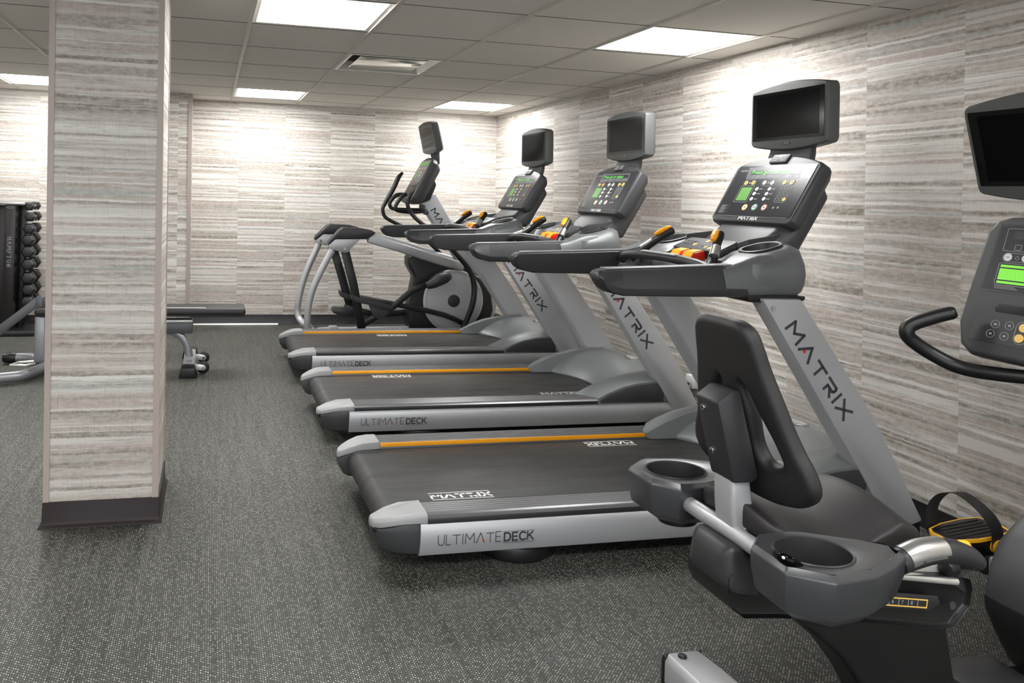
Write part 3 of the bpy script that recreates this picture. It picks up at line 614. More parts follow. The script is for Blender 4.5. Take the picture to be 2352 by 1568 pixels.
for a in range(3):
    for b in range(4):
        q = (k0[0] + a * .0205, k0[1] + b * (k1[1] - k0[1]) / 3)
        m = MB(); fc.ring(m, [(q[0] + .0085 * math.cos(i * PI / 8), q[1] + .0085 * math.sin(i * PI / 8)) for i in range(16)], [(q[0] + .0071 * math.cos(i * PI / 8), q[1] + .0071 * math.sin(i * PI / 8)) for i in range(16)], .0022, .0028); kb = m.build('key', 'mark', con)
btn((k0[0] + .041, k1[1]), 'amber', .0095, h=.0022)
pframe(fc, con, k0[0] + .0205, (k0[1] + k1[1]) / 2, .070, .090, .008)
btn((-0.0621, -0.0934), 'pale', .0125, 'amber'); btn((0.0023, -0.0917), 'pale', .0140, 'teal'); btn((0.0646, -0.0912), 'pale', .0125, 'pink')
for q, ch in (((-0.0621, -0.0934), 0), ((0.0646, -0.0912), 1)):
    m = MB(); fc.plate(m, q[0], q[1], .007, .007, .0012, .0038, .0042); m.build('symbol', 'ink', con)
qq = (0.0023, -0.0917); text_obj('symbol', 'GO', fc, qq[0] - .0085, qq[1] - .0045, .013, 'ink', con, .0040)
btn((0.1227, -0.0920), 'mark', .0055); btn((0.1504, -0.0906), 'mark', .0055)
m = MB(); fc.slab(m, [(-0.2324, -0.1315), (-0.2324, -0.0799), (-0.1650, -0.0797), (-0.1596, -0.1301)], .0022, .0026); wl = m.build('warning_label', 'black', con)
m = MB(); q0 = (-0.2255, -0.0862)
for k in range(9): fc.slab(m, [(q0[0] - .003 * (k % 2), q0[1] - k * .0052), (q0[0] + .040 - .007 * (k % 3), q0[1] - k * .0052), (q0[0] + .040 - .007 * (k % 3), q0[1] - k * .0052 + .0016), (q0[0] - .003 * (k % 2), q0[1] - k * .0052 + .0016)], .0026, .0029)
m.build('label_text', 'mark', con)
m = MB(); fc.slab(m, [(-.225, -.1425), (.225, -.1425), (.225, -.1410), (-.225, -.1410)], .0002, .0024); m.build('outline', 'mark', con)
m = MB(); fc.slab(m, [(-.055, .150), (.050, .150), (.060, .195), (-.045, .195)], -.002, .008); fv = m.build('fan_vent', 'dark', con, bevel=.002)
m = MB()
for rr in (-.024, .030):
    for k in range(3): fc.slab(m, [(rr - .020, .160 + k * .0095), (rr + .016, .160 + k * .0095), (rr + .017, .1645 + k * .0095), (rr - .019, .1645 + k * .0095)], .006, .0088)
m.build('vent_slots', 'mark', con)
m = MB(); fc.disc(m, -.205, -.16, .003, .003, 0, .002, 10); m.build('jack', 'black', con)
# television
TVP = (2.628, YC, 1.79)
def television(par, pos, tilt, name='screen_unit', casing='casing'):
    ti = math.radians(tilt); f = Fr(pos, (0, -1, 0), (math.sin(ti), 0, math.cos(ti)))
    s = thing(name, None, None); s.parent = par; s.location = Vector(pos) - origin(par)
    def ol(w, hb, ht, arcb, arct, n=12):
        o = []
        for k in range(n + 1): a = -1 + 2 * k / n; o.append(((w / 2 - .012) * a, -hb - arcb * (1 - a * a)))
        o += [(w / 2 - .003, -hb + .006), (w / 2, -hb + .02), (w / 2, ht - .02), (w / 2 - .003, ht - .006)]
        for k in range(n + 1): a = 1 - 2 * k / n; o.append(((w / 2 - .012) * a, ht + arct * (1 - a * a)))
        return o + [(-w / 2 + .003, ht - .006), (-w / 2, ht - .02), (-w / 2, -hb + .02), (-w / 2 + .003, -hb + .006)]
    a, b, c = ol(.468, .138, .128, .022, .022), ol(.476, .142, .132, .024, .024), ol(.455, .132, .122, .015, .02)
    m = MB().loft([[f.p(r, u, -.075) for r, u in c], [f.p(r, u, -.060) for r, u in b], [f.p(r, u, -.010) for r, u in b], [f.p(r, u, 0) for r, u in a]]); m.build('casing', casing, s, bevel=.003)
    m = MB(); f.plate(m, 0, 0, .446, .228, .004, -.002, .0015); m.build('bezel', 'bez', s)
    m = MB(); f.plate(m, 0, 0, .392, .200, .002, .0015, .0020); m.build('screen', 'glass', s)
    m = MB(); f.plate(m, 0, -.133, .048, .010, .003, 0, .0012); lb = m.build('badge', 'black', s)
    strokes(f, 'MATRIX', -.015, -.1355, .005, .0011, .0012, .0015, total=.030).build('badge_text', 'mark', s)
    return s, f
tv, ft = television(t, TVP, -1)
MB().loft([[(2.600, y, 1.60), (2.625, y, 1.60), (2.640, y, 1.69), (2.600, y, 1.69)] for y in (YC - .005, YC + .005)])
MB().loft([[(2.650, YC - a, 1.72), (2.650, YC + a, 1.72), (2.690, YC + a, 1.70), (2.690, YC - a, 1.70)] for a in (.12,)] + [[(2.650, YC - .13, 1.62), (2.650, YC + .13, 1.62), (2.680, YC + .13, 1.60), (2.680, YC - .13, 1.60)], [(2.610, YC - .14, 1.50), (2.610, YC + .14, 1.50), (2.650, YC + .14, 1.50), (2.650, YC - .14, 1.50)]]).build('screen_bracket', 'dark', t, bevel=.006)
cd = MB().tube([(2.13, 2.93, 1.13), (2.16, 2.85, 1.16), (2.185, 2.76, 1.195)], .0015, 6); cd.build('safety_cord', 'black', t)
# the two further machines
tm2 = copy_tree(tm1); tm2.location = (.6, YC + 1.412, 0); tm2['label'] = 'middle of the three grey treadmills, between the nearest one and the one by the elliptical'
tm3 = copy_tree(tm1); tm3.location = (.585, YC + 2.815, 0); tm3['label'] = 'furthest of the three grey treadmills, beside the elliptical trainer'
def child(o, nm): return [c for c in o.children if c.name.split('.')[0] == nm][0]
belt_logo(child(tm1, 'running_belt'), .880, 2.812, False, L=.245)
belt_logo(child(tm1, 'running_belt'), 2.06, 3.362, True, L=.245)
def dl(tm, x0, y0, fl, dx, dy):
    b = child(tm, 'running_belt')
    f = Fr((x0, y0, .1822), (-1, 0, 0) if fl else (1, 0, 0), (0, -1, 0) if fl else (0, 1, 0))
    m = strokes(f, 'MATRIX', 0, 0, .034, .0095, 0, .0004, gap=.34, total=.245)
    for u in (-.016, .047): f.slab(m, [(-.004, u), (.249, u), (.249, u + .004), (-.004, u + .004)], 0, .0004)
    o = m.build('belt_logo', 'white', b)
dl(tm2, 1.31, 4.778, True, 0, 0); dl(tm2, 2.00, 4.235, False, 0, 0); dl(tm3, 1.65, 6.175, True, 0, 0)

# ------------------------------------------------------------ exercise bike (recumbent), heading towards the right wall
BY = 1.65
t = bike = thing('recumbent_bike', 'black and grey seated exercise bike in the right foreground, with bucket backrest and cup holders', 'exercise bike', (1.65, BY, 0))
def bmir(mb): return mir(mb, BY)
# sliding rail beam, leg, feet
bp_ = [(1.236, .470), (1.232, .42), (1.246, .392), (1.280, .368), (1.38, .360), (1.60, .332), (1.86, .292), (1.90, .292), (1.945, .340), (1.952, .385), (1.945, .412), (1.915, .420), (1.60, .452), (1.34, .478), (1.26, .488)]
def beamloft():
    L = []; cxm, czm = 1.56, .42
    for y, k in ((BY - .060, .965), (BY - .074, .99), (BY - .078, 1.), (BY + .078, 1.), (BY + .074, .99), (BY + .060, .965)):
        L.append([(cxm + (x - cxm) * (1 - (1 - k) * .3), y, czm + (z - czm) * k) for x, z in bp_])
    return MB().loft(L)
bm_ = beamloft().build('rail_beam', 'black', t, bevel=.004)
cp = MB().loft([[(1.218, BY - .055, .455), (1.218, BY + .055, .455), (1.222, BY + .045, .505), (1.222, BY - .045, .505)], [(1.235, BY - .080, .432), (1.235, BY + .080, .432), (1.240, BY + .070, .536), (1.240, BY - .070, .536)], [(1.27, BY - .084, .425), (1.27, BY + .084, .425), (1.27, BY + .072, .538), (1.27, BY - .072, .538)], [(1.320, BY - .084, .415), (1.320, BY + .084, .415), (1.330, BY + .07, .502), (1.330, BY - .07, .502)]])
cp.build('beam_end_cap', 'dark2', t, bevel=.014, bseg=3)
for sy in (-1, 1):
    MB().tube([(1.30, BY + sy * .066, .500), (1.91, BY + sy * .066, .405)], .010, 12, smooth=0).build('slide_rod', 'bright', t)
MB().loft([[(1.30, BY - .052, .528), (1.30, BY + .052, .528), (1.30, BY + .052, .48), (1.30, BY - .052, .48)], [(1.91, BY - .052, .433), (1.91, BY + .052, .433), (1.91, BY + .052, .39), (1.91, BY - .052, .39)]]).build('slide_channel', 'bright', t, bevel=.004)
MB().loft([[(1.905, BY - .066, .39), (1.905, BY + .066, .39), (1.91, BY + .060, .445), (1.91, BY - .060, .445)], [(1.955, BY - .07, .36), (1.955, BY + .07, .36), (1.950, BY + .05, .43), (1.950, BY - .05, .43)]]).build('rail_stop', 'dark2', t, bevel=.012)
MB().tube([(1.87, BY - .070, .440), (1.905, BY - .060, .440)], [.019, .021], 16, smooth=0).build('bumper', 'black', t, bevel=.004)
fb = Fr((1.60, BY - .0790, .392), (1, 0, -.142), (.142, 0, 1))
wn = MB(); fb.slab(wn, [(-.02, -.016), (.215, -.016), (.245, .004), (.235, .022), (-.02, .022)], -.002, .004); wn.build('scale_window', 'dark2', bm_, bevel=.002)
m = MB(); fb.ring(m, [(0, -.010), (.205, -.010), (.205, .012), (0, .012)], [(.003, -.007), (.202, -.007), (.202, .009), (.003, .009)], .004, .0048); m.build('scale_outline', 'amber', bm_)
m = MB()
for k in range(1, 7): fb.slab(m, [(k * .029, -.008), (k * .029 + .0015, -.008), (k * .029 + .0015, .010), (k * .029, .010)], .004, .0048)
m.build('scale_marks', 'mark', bm_)
for k in range(6): text_obj('scale_number', str(k + 3), fb, .008 + k * .029, -.003, .013, 'mark', bm_, .0045)
MB().cyl((1.885, BY - .0775, .352), (1.885, BY - .0815, .352), .010, n=16).build('bolt', 'benchd', bm_)
lg = [(1.44, .345), (1.500, .296), (1.575, .235), (1.635, .162), (1.678, .094), (1.70, .02), (1.95, .02), (1.935, .12), (1.905, .25), (1.895, .300)]
MB().loft([[(x + (.012 if i < 5 else -.006), y, z) for i, (x, z) in enumerate(lg)] if e else [(x, y, z) for x, z in lg] for y, e in ((BY - .060, 1), (BY - .048, 0), (BY + .040, 0), (BY + .052, 1))]).build('leg', 'black', t, bevel=.006)
def ft(a, b, z0, z1, w0, w1):  # sloping foot bar across
    return MB().loft([[(a - w0, b, z0), (a + w0, b, z0), (a + w0 * .8, b, z1), (a - w0 * .8, b, z1)]])
rf = MB().loft([[(1.345 - w, y, .012), (1.345 + w, y, .012), (1.345 + w, y, z - .02), (1.345 + w * .82, y, z), (1.345 - w * .82, y, z), (1.345 - w, y, z - .02)] for y, w, z in ((1.905, .050, .080), (1.895, .058, .092), (1.80, .062, .100), (1.65, .065, .108), (1.50, .062, .100), (1.405, .058, .092), (1.395, .050, .080))]).build('rear_foot', 'silver', t, bevel=.005)
MB().loft([[(1.345 - w, y, .0), (1.345 + w, y, .0), (1.345 + w, y, z), (1.345 - w, y, z)] for y, w, z in ((1.920, .048, .062), (1.908, .060, .084), (1.890, .062, .0935))]).build('foot_cap', 'black', rf, bevel=.014, bseg=3)
MB().loft([[(1.345 - w, y, .0), (1.345 + w, y, .0), (1.345 + w, y, z), (1.345 - w, y, z)] for y, w, z in ((1.382, .050, .070), (1.395, .062, .088), (1.407, .064, .094))]).build('foot_cap', 'black', rf, bevel=.005)
MB().cyl((1.325, 1.868, .092), (1.325, 1.868, .101), .012, n=18).build('foot_plug', 'black', rf, bevel=.003)
MB().box(1.36, 2.95, BY - .05, BY + .05, .025, .085).build('floor_frame', 'black', t, bevel=.01)
MB().box(1.98, 2.20, BY - .085, BY + .075, .02, .115).build('frame_cover', 'dark2', t, bevel=.02)
ff_ = MB().box(2.90, 2.97, 1.02, 2.30, .012, .07).build('front_foot', 'silver', t, bevel=.008)
for yy in (1.02, 2.30): MB().box(2.893, 2.977, yy - .02, yy + .02, 0, .078).build('foot_cap', 'black', ff_, bevel=.008)
# seat
SY = 1.668
def seat_z(x, y):
    a = min(abs(y - SY) / .18, 1.); u = (x - 1.295) / .475
    z = .624 - .040 * math.sin(PI * min(max(u / .75, 0), 1)) + .016 * math.exp(-((u - .66) / .16) ** 2) - .36 * max(0, u - .76) ** 1.25
    return z - .026 * a ** 2.5 + .006 * math.cos(a * PI)
nx, ny = 26, 20; top = []; 
def seat_pt(i, j):
    u = i / nx; v = -1 + 2 * j / ny
    hw = .150 + .028 * min(u / .4, 1)
    if u < .12: hw *= .80 + .20 * math.sin(u / .12 * PI / 2)
    xf = 1.295 + .02 * abs(v) ** 3 * (1 - u) + (.485 - .075 * abs(v) ** 3) * u
    if u < .12: pass
    y = SY + hw * v * (1 - .22 * max(0, u - .75) * 2)
    return xf, y
L = []
for lvl, (dz, ins) in enumerate(((-.0, .05), (.0, .02), (-.006, .005), (-.022, 0.), (-.050, .004), (-.062, .03))):
    ring_ = []
    def P_(i, j):
        x, y = seat_pt(i, j); cx_, cy_ = 1.56, SY
        k = 1 - ins; xx = cx_ + (x - cx_) * k; yy = cy_ + (y - cy_) * (1 - ins * 1.3)
        return (xx, yy, seat_z(x, y) + dz)
    for i in range(nx + 1): ring_.append(P_(i, 0))
    for j in range(1, ny + 1): ring_.append(P_(nx, j))
    for i in range(nx - 1, -1, -1): ring_.append(P_(i, ny))
    for j in range(ny - 1, 0, -1): ring_.append(P_(0, j))
    L.append(ring_)
sm = MB(); sm.loft(L, caps=False)
gv = [(1.56 + (seat_pt(i, j)[0] - 1.56) * .95, SY + (seat_pt(i, j)[1] - SY) * (1 - .065), seat_z(*seat_pt(i, j)) + .004 * (0 < i < nx and 0 < j < ny)) for i in range(nx + 1) for j in range(ny + 1)]
sm.add(gv, [(i * (ny + 1) + j, i * (ny + 1) + j + 1, (i + 1) * (ny + 1) + j + 1, (i + 1) * (ny + 1) + j) for i in range(nx) for j in range(ny)])
sm.add([(x, y, z - .07) for x, y, z in gv], [(i * (ny + 1) + j, (i + 1) * (ny + 1) + j, (i + 1) * (ny + 1) + j + 1, i * (ny + 1) + j + 1) for i in range(nx) for j in range(ny)])
so = sm.build('seat', 'vinyl', t, ang=80)
bm2 = bmesh.new(); bm2.from_mesh(so.data); bmesh.ops.remove_doubles(bm2, verts=bm2.verts, dist=.0015); bm2.to_mesh(so.data); bm2.free()
MB().loft([[(1.36, BY - .11, .560), (1.36, BY + .14, .560), (1.66, BY + .12, .525), (1.66, BY - .10, .525)], [(1.38, BY - .06, .515), (1.38, BY + .06, .515), (1.62, BY + .06, .480), (1.62, BY - .06, .480)]]).build('seat_pan', 'black', t, bevel=.01)
MB().box(1.50, 1.76, BY - .12, BY - .06, .492, .505).build('adjuster_lever', 'orange', t, bevel=.005)
# backrest
Ub = Vector((1.243 - 1.355, 0, 1.06 - .65)).normalized()
fbk = Fr((1.312, BY, .862), (0, -1, 0), Ub)
half = [(.030, .205), (.066, .202), (.084, .190), (.094, .160), (.104, .110), (.124, .04), (.160, -.07), (.188, -.128), (.190, -.156), (.172, -.178), (.100, -.208), (.035, -.218)]
outer = half + [(-a, b) for a, b in reversed(half)]
hole = [(.034, .085), (.062, .070), (.094, .010), (.138, -.075), (.146, -.110), (.126, -.138), (.075, -.148), (.040, -.125), (.032, -.02)]
plate2d('backrest', 'backv', t, fbk, outer, [hole[::-1], [(-a, b) for a, b in hole]], .003, .018, 4)
br = MB()
for f_, off, hw, u0, u1 in ((fbk, 0, 0, 0, 0),): pass
L = [[fbk.p(-.044, .050, .025), fbk.p(.044, .050, .025), fbk.p(.046, -.170, .025), fbk.p(-.046, -.170, .025)],
     [fbk.p(-.044, .056, .045), fbk.p(.044, .056, .045), fbk.p(.046, -.178, .045), fbk.p(-.046, -.178, .045)],
     [fbk.p(-.044, .040, .092), fbk.p(.044, .040, .092), fbk.p(.044, -.165, .094), fbk.p(-.044, -.165, .094)]]
bk = MB().loft(L).build('backrest_bracket', 'dark2', t, bevel=.006)
for u in (.012, -.100):
    m = MB(); fbk.disc(m, -.018, u, .008, .008, .090, .0965, 18); m.build('bolt', 'chrome', bk, bevel=.001)
    m = MB(); fbk.disc(m, -.018, u, .004, .004, .096, .0970, 10); m.build('bolt_socket', 'black', bk)
# seat post, lower tube, cross bar
MB().loft([[(x - a, BY - b, z), (x + a, BY - b, z), (x + a, BY + b, z), (x - a, BY + b, z)] for x, a, b, z in ((1.290, .026, .036, .70), (1.298, .030, .037, .62), (1.310, .034, .036, .545))]).build('seat_post', 'silver', t, bevel=.01, bseg=3)
MB().tube([(1.305, BY - .02, .572), (1.35, BY - .022, .550), (1.44, BY - .02, .520), (1.54, BY - .02, .500)], .026, 16).build('frame_tube', 'silver', t, ang=60)
MB().tube([(1.305, BY - .23, .535), (1.29, BY - .10, .545), (1.285, BY, .550), (1.285, BY + .10, .548), (1.30, BY + .20, .540)], .021, 16).build('cross_tube', 'silver', t, ang=60)
# cup holders
def cupbox(s):
    y0 = BY + s * (.235 if s < 0 else .265)
    plan = [(1.200, -.055), (1.204, .055), (1.262, .108), (1.365, .103), (1.475, .045), (1.535, .012), (1.535, -.030), (1.475, -.062), (1.385, -.098), (1.275, -.110)]
    plan = [(x, y0 + (-s) * 0 + y * (1 if s < 0 else -1)) for x, y in plan]
    if s < 0: plan = [(x, y) for x, y in plan]
    def sc(z, k, dx=0., kx=1.): return [(1.31 + (x - 1.31) * k * kx + dx, y0 + (y - y0) * k, z) for x, y in plan]
    cc = (1.318, y0); n = len(plan)
    zt = .600 if s < 0 else .598
    m = MB(); m.loft([sc(zt - .118, .72, .01), sc(zt - .098, .90, .0), sc(zt - .05, .985), sc(zt - .014, 1.), sc(zt, .915)], caps=False)
    m.add(sc(zt - .118, .72, .01), [tuple(range(n))])
    # top face with round hole
    k = 30; hole_ = [(cc[0] + .085 * math.cos(2 * PI * i / k), cc[1] + .070 * math.sin(2 * PI * i / k), zt) for i in range(k)]
    rim = sc(zt, .915)
    def proj(ang):
        d = Vector((math.cos(ang), math.sin(ang))); best = None
        for a in range(n):
            p, q = Vector(rim[a][:2]), Vector(rim[(a + 1) % n][:2]); e = q - p; den = d.x * (-e.y) + d.y * e.x
            if abs(den) < 1e-9: continue
            r = p - Vector(cc); tt = (r.x * (-e.y) + r.y * e.x) / den; ss = (d.x * r.y - d.y * r.x) / den
            if tt > 0 and -1e-6 <= ss <= 1 + 1e-6: best = Vector(cc) + d * tt
        x, y = best; return (x, y, zt)
    rimp = [proj(2 * PI * i / k) for i in range(k)]
    m.loft([rimp, hole_, [(x, y, zt - .003) for x, y, z in hole_]], caps=False)
    o = m.build('cup_holder', 'cupg', t, bevel=0.003, ang=25)
    w = MB(); w.loft([[(cc[0] + rx * math.cos(2 * PI * i / k), cc[1] + ry * math.sin(2 * PI * i / k), z) for i in range(k)] for rx, ry, z in ((.088, .073, zt + .0005), (.086, .071, zt + .003), (.082, .067, zt + .001), (.078, .063, zt - .05), (.070, .056, zt - .115), (.001, .001, zt - .116))], caps=False)
    w.build('cup_well', 'dark2', o, ang=50)
    MB().loft([[(cc[0] + .01 + r * math.cos(2 * PI * i / k), cc[1] + r * .8 * math.sin(2 * PI * i / k), z) for i in range(k)] for r, z in ((.062, zt - .112), (.055, zt - .145))]).build('cup_base', 'black', o, bevel=.003)
    return o, zt
c1, zn = cupbox(-1); c2, zf = cupbox(1)
# side grips with a button
def sgrip(s):
    y = BY + s * .245; f = 1 if s < 0 else -1
    MB().tube([(1.475, y, .565), (1.535, y, .570)], [.021, .019], 18, smooth=0).build('grip_collar', 'bright', t)
    g = MB().tube([(1.530, y, .566), (1.575, y, .579), (1.63, y + .002, .585), (1.69, y + .004, .578), (1.735, y + .006, .562), (1.765, y + .008, .545), (1.773, y + .009, .540)], [.026, .028, .028, .027, .025, .018, .006], 20, up=(0, 0, 1)).build('grip', 'dark2', t, ang=60)
    MB().tube([(1.548, y, .5735), (1.59, y, .585), (1.65, y + .003, .587)], [.0275, .0285, .0282], 20).build('pulse_sensor', 'brushed', g, ang=60)
    MB().tube([(1.700, y + .004, .600), (1.725, y + .006, .592), (1.742, y + .007, .580)], [.004, .009, .004], 12).build('thumb_button', 'yellow', g, ang=60)
sgrip(-1); sgrip(1)
# phone-sized object lying in the near cup holder is a thing of its own
ph = thing('remote_clip', 'small glossy black clip-shaped device lying in the near cup holder of the bike', 'gadget', (1.25, 1.385, .55))
MB().tube([(1.217, 1.414, 0.606), (1.206, 1.379, 0.612), (1.221, 1.364, 0.606), (1.249, 1.368, 0.590)], [.006, .011, .013, .008], 14, flat=.6).build('clip_body', 'glass', ph, ang=60)
MB().cyl((1.200, 1.365, 0.618), (1.191, 1.356, 0.624), .003, n=10).build('clip_button', 'white', ph)
# front shroud
sh = [(2.275, .455), (2.235, .420), (2.205, .350), (2.190, .275), (2.200, .225), (2.24, .15), (2.29, .07), (2.33, .05), (2.82, .05), (2.90, .20), (2.88, .40), (2.74, .53), (2.52, .575), (2.36, .525)]
L = []
for y, k in ((BY - .105, .86), (BY - .128, .95), (BY - .13, 1.), (BY + .06, 1.), (BY + .09, .97), (BY + .105, .90)):
    L.append([(2.55 + (x - 2.55) * k, y, .30 + (z - .30) * k) for x, z in sh])
so_ = MB().loft(L).build('front_shroud', 'dark', t, bevel=.02, bseg=3)
L = []
shl = [(2.187, .272), (2.197, .225), (2.237, .15), (2.287, .07), (2.325, .042), (2.82, .042), (2.90, .20), (2.70, .215), (2.40, .22), (2.27, .245)]
for y, k in ((BY - .122, .97), (BY - .134, 1.), (BY + .064, 1.), (BY + .094, .97)): L.append([(2.55 + (x - 2.55) * k, y, .20 + (z - .20) * k) for x, z in shl])
MB().loft(L).build('shroud_base', 'black', so_, bevel=.006)
# cranks and pedals
CX, CZ = 2.62, .36
def crank(s, px, pz):
    y = BY + s * .165
    a = Vector((CX, 0, CZ)); b = Vector((px, 0, pz)); d = (b - a).normalized(); n_ = Vector((-d.z, 0, d.x))
    pl = []
    for k in range(9): an = -PI / 2 + PI * k / 8; pl.append(tuple((b + (d * math.cos(an) + n_ * math.sin(an)) * .024).xz if False else ((b + (d * math.cos(an) + n_ * math.sin(an)) * .024).x, (b + (d * math.cos(an) + n_ * math.sin(an)) * .024).z)))
    for k in range(9): an = PI / 2 + PI * k / 8; pl.append(((a + (d * math.cos(an) + n_ * math.sin(an)) * .030).x, (a + (d * math.cos(an) + n_ * math.sin(an)) * .030).z))
    c = MB().prism(pl, y - .010, y + .010).build('crank_arm', 'cap', t, bevel=.003)
    MB().cyl((px, y - .0115, pz), (px, y - .006, pz), .010, n=16).build('crank_bolt', 'chrome', c)
    for k in (.25, .5):
        q = b + (a - b) * k * .55 
        MB().box(q.x - .004, q.x + .028, y - .0108, y - .009, q.z - .005, q.z + .005).build('crank_slot', 'black', c)
    return y
def pedal(s, px, pz, tilt=.0):
    y0 = BY + s * .165; ya, yb = (y0 + s * .03, y0 + s * .155)
    p = thing('pedal', None, None); p.parent = t; p.location = Vector((px, (ya + yb) / 2, pz)) - t.location
    f = Fr((px - .035, (ya + yb) / 2, pz + .022), (1, 0, -tilt), (0, 1, 0))
    pl = [(-.115, -.02), (-.10, -.042), (-.03, -.058), (.05, -.062), (.10, -.05), (.115, 0), (.10, .05), (.04, .060), (-.04, .056), (-.10, .04), (-.115, .02)]
    m = MB(); m.loft([[f.p(r * .93, u * .93, -.055) for r, u in pl], [f.p(r, u, -.02) for r, u in pl], [f.p(r, u, -.002) for r, u in pl], [f.p(r * .95, u * .94, .006) for r, u in pl]]); m.build('pedal_body', 'black', p, bevel=.003)
    m = MB(); f.ring(m, [(r * 1.02, u * 1.03) for r, u in pl], [(r * .955, u * .95) for r, u in pl], -.006, .0045); m.build('pedal_edge', 'yellow', p)
    m = MB()
    for k in range(5): f.slab(m, [(-.08, -.036 + k * .017), (.08, -.036 + k * .017), (.08, -.031 + k * .017), (-.08, -.031 + k * .017)], .005, .008)
    m.build('tread', 'foam', p)
    MB().cyl((px, y0, pz), (px, ya + s * .03, pz), .008, n=12).build('axle', 'chrome', p)
    MB().tube([(px, ya - s * .012, pz), (px, ya + s * .01, pz)], [.022, .024], 18, smooth=0).build('axle_boss', 'yellow', p)
    MB().tube([(px, ya - s * .016, pz), (px, ya - s * .010, pz)], [.015, .015], 18, smooth=0).build('bearing', 'red', p)
    q = [f.p(.030, -s * .066, -.03), f.p(.026, -s * .068, .03), f.p(.005, -s * .052, .080), f.p(-.02, -s * .010, .118), f.p(-.045, s * .030, .112), f.p(-.062, s * .056, .070), f.p(-.066, s * .062, .01), f.p(-.064, s * .06, -.02)]
    MB().tube(q, .0225, 4, flat=.10, up=(1, .0, .0)).build('strap', 'foam', p, ang=30)
    MB().cyl(f.p(-.02, 0, -.055), f.p(-.02, 0, -.085), .012, n=4).build('counterweight', 'black', p)
    return p
crank(1, 2.375, .345); pedal(1, 2.375, .345, -.10); crank(-1, 2.845, .375); pedal(-1, 2.845, .375)
# console mast, handlebar, console, screen
MB().loft([[(x - a, BY - b, z), (x + a, BY - b, z), (x + a, BY + b, z), (x - a, BY + b, z)] for x, a, b, z in ((2.64, .07, .05, .52), (2.57, .055, .045, .80), (2.50, .05, .045, 1.0), (2.47, .045, .05, 1.15))]).build('console_mast', 'silver2', t, bevel=.015, bseg=3)
def hb(): return [(2.44, BY + .0, .905), (2.36, BY + .05, .890), (2.30, BY + .15, .880), (2.262, BY + .235, .882), (2.215, BY + .285, .912), (2.165, BY + .310, .950), (2.148, BY + .314, .975), (2.158, BY + .308, 1.000), (2.20, BY + .275, 1.028), (2.235, BY + .245, 1.047), (2.244, BY + .236, 1.052)]
hm = MB().tube(hb(), [.019, .020, .021, .0215, .0215, .0215, .0215, .0215, .021, .020, .012], 18); hm.build('handlebar', 'black', t, ang=60)
bmir(MB().tube(hb(), [.019, .020, .021, .0215, .0215, .0215, .0215, .0215, .021, .020, .012], 18)).build('handlebar', 'black', t, ang=60)
BT = math.radians(17)
fq = Fr((2.360, BY, 1.205), (0, -1, 0), (math.sin(BT), 0, math.cos(BT)))
bc = thing('console', None, None); bc.parent = t; bc.location = Vector((2.36, BY, 1.205)) - t.location
ob = [(-.262, -.262), (-.225, -.290), (.225, -.290), (.262, -.262), (.282, -.20), (.280, -.09), (.270, .100), (.250, .136), (.21, .150), (.10, .156), (0, .162), (-.10, .156), (-.21, .150), (-.250, .136), (-.270, .100), (-.280, -.09), (-.282, -.20)]
MB().loft([[fq.p(r * .85, u * .88, -.10) for r, u in ob], [fq.p(r, u, -.055) for r, u in ob], [fq.p(r, u, -.012) for r, u in ob], [fq.p(r * .965, u * .97, 0) for r, u in ob]]).build('housing', 'dark', bc, bevel=.006)
m = MB(); fq.slab(m, [(-.236, -.083), (.236, -.083), (.222, .118), (-.222, .118)], -.002, .0025); m.build('display_panel', 'panelb', bc)
m = MB(); fq.slab(m, [(-.243, -.089), (.243, -.089), (.229, .124), (-.229, .124)], -.001, .0012); m.build('panel_surround', 'black', bc)
def pfq(r, u, w, h, rad, t_=.0016): 
    m = MB(); fq.ring(m, [(r + a, u + b) for a, b in rrect(w, h, rad)], [(r + a, u + b) for a, b in rrect(w - 2 * t_, h - 2 * t_, max(rad - t_, .001))], .0025, .0031); m.build('outline', 'mark', bc)
def bq(r, u, rad, mat, ring=None, n0=.0025):
    if ring: m = MB(); fq.disc(m, r, u, rad * 1.3, rad * 1.3, n0, n0 + .0006, 24); m.build('button_ring', ring, bc)
    m = MB(); fq.disc(m, r, u, rad, rad, n0, n0 + .0018, 22); m.build('button', mat, bc)
m = MB(); fq.plate(m, .02, .090, .40, .026, .002, .0025, .0030); m.build('readout', 'black', bc)
pfq(.0, .075, .405, .072, .005)
for k in range(4): pfq(-.160 + k * .1, .052, .020, .018, .003)
for c_, mm in ((-.155, 'pale'), (.0, 'amber'), (.15, 'amber')):
    pfq(c_, .020, .084, .028, .013); bq(c_ - .026, .020, .0118, mm); bq(c_ + .026, .020, .0118, mm); 
    m = MB(); fq.ring(m, [(c_ + .006 * math.cos(i * PI / 6), .019 + .006 * math.sin(i * PI / 6)) for i in range(12)], [(c_ + .0045 * math.cos(i * PI / 6), .019 + .0045 * math.sin(i * PI / 6)) for i in range(12)], .0025, .003); m.build('symbol', 'mark', bc)
    for sg in (-1, 1):
        m = MB(); fq.plate(m, c_ + sg * .026, .020, .010, .0016, .0003, .0043, .0047)
        if sg > 0: fq.plate(m, c_ + sg * .026, .020, .0016, .010, .0003, .0043, .0047)
        m.build('symbol', 'ink', bc)
pfq(-.155, -.033, .094, .070, .006)
m = MB()
for ry in range(15):
    if ry in (2, 12): continue
    for rx in range(20): fq.plate(m, -.1935 + rx * .0041, -.0605 + ry * .0039, .0032, .0030, .0008, .0025, .0030)
m.build('graph_leds', 'led', bc)
m = MB(); q0 = (-.198, -.0785)
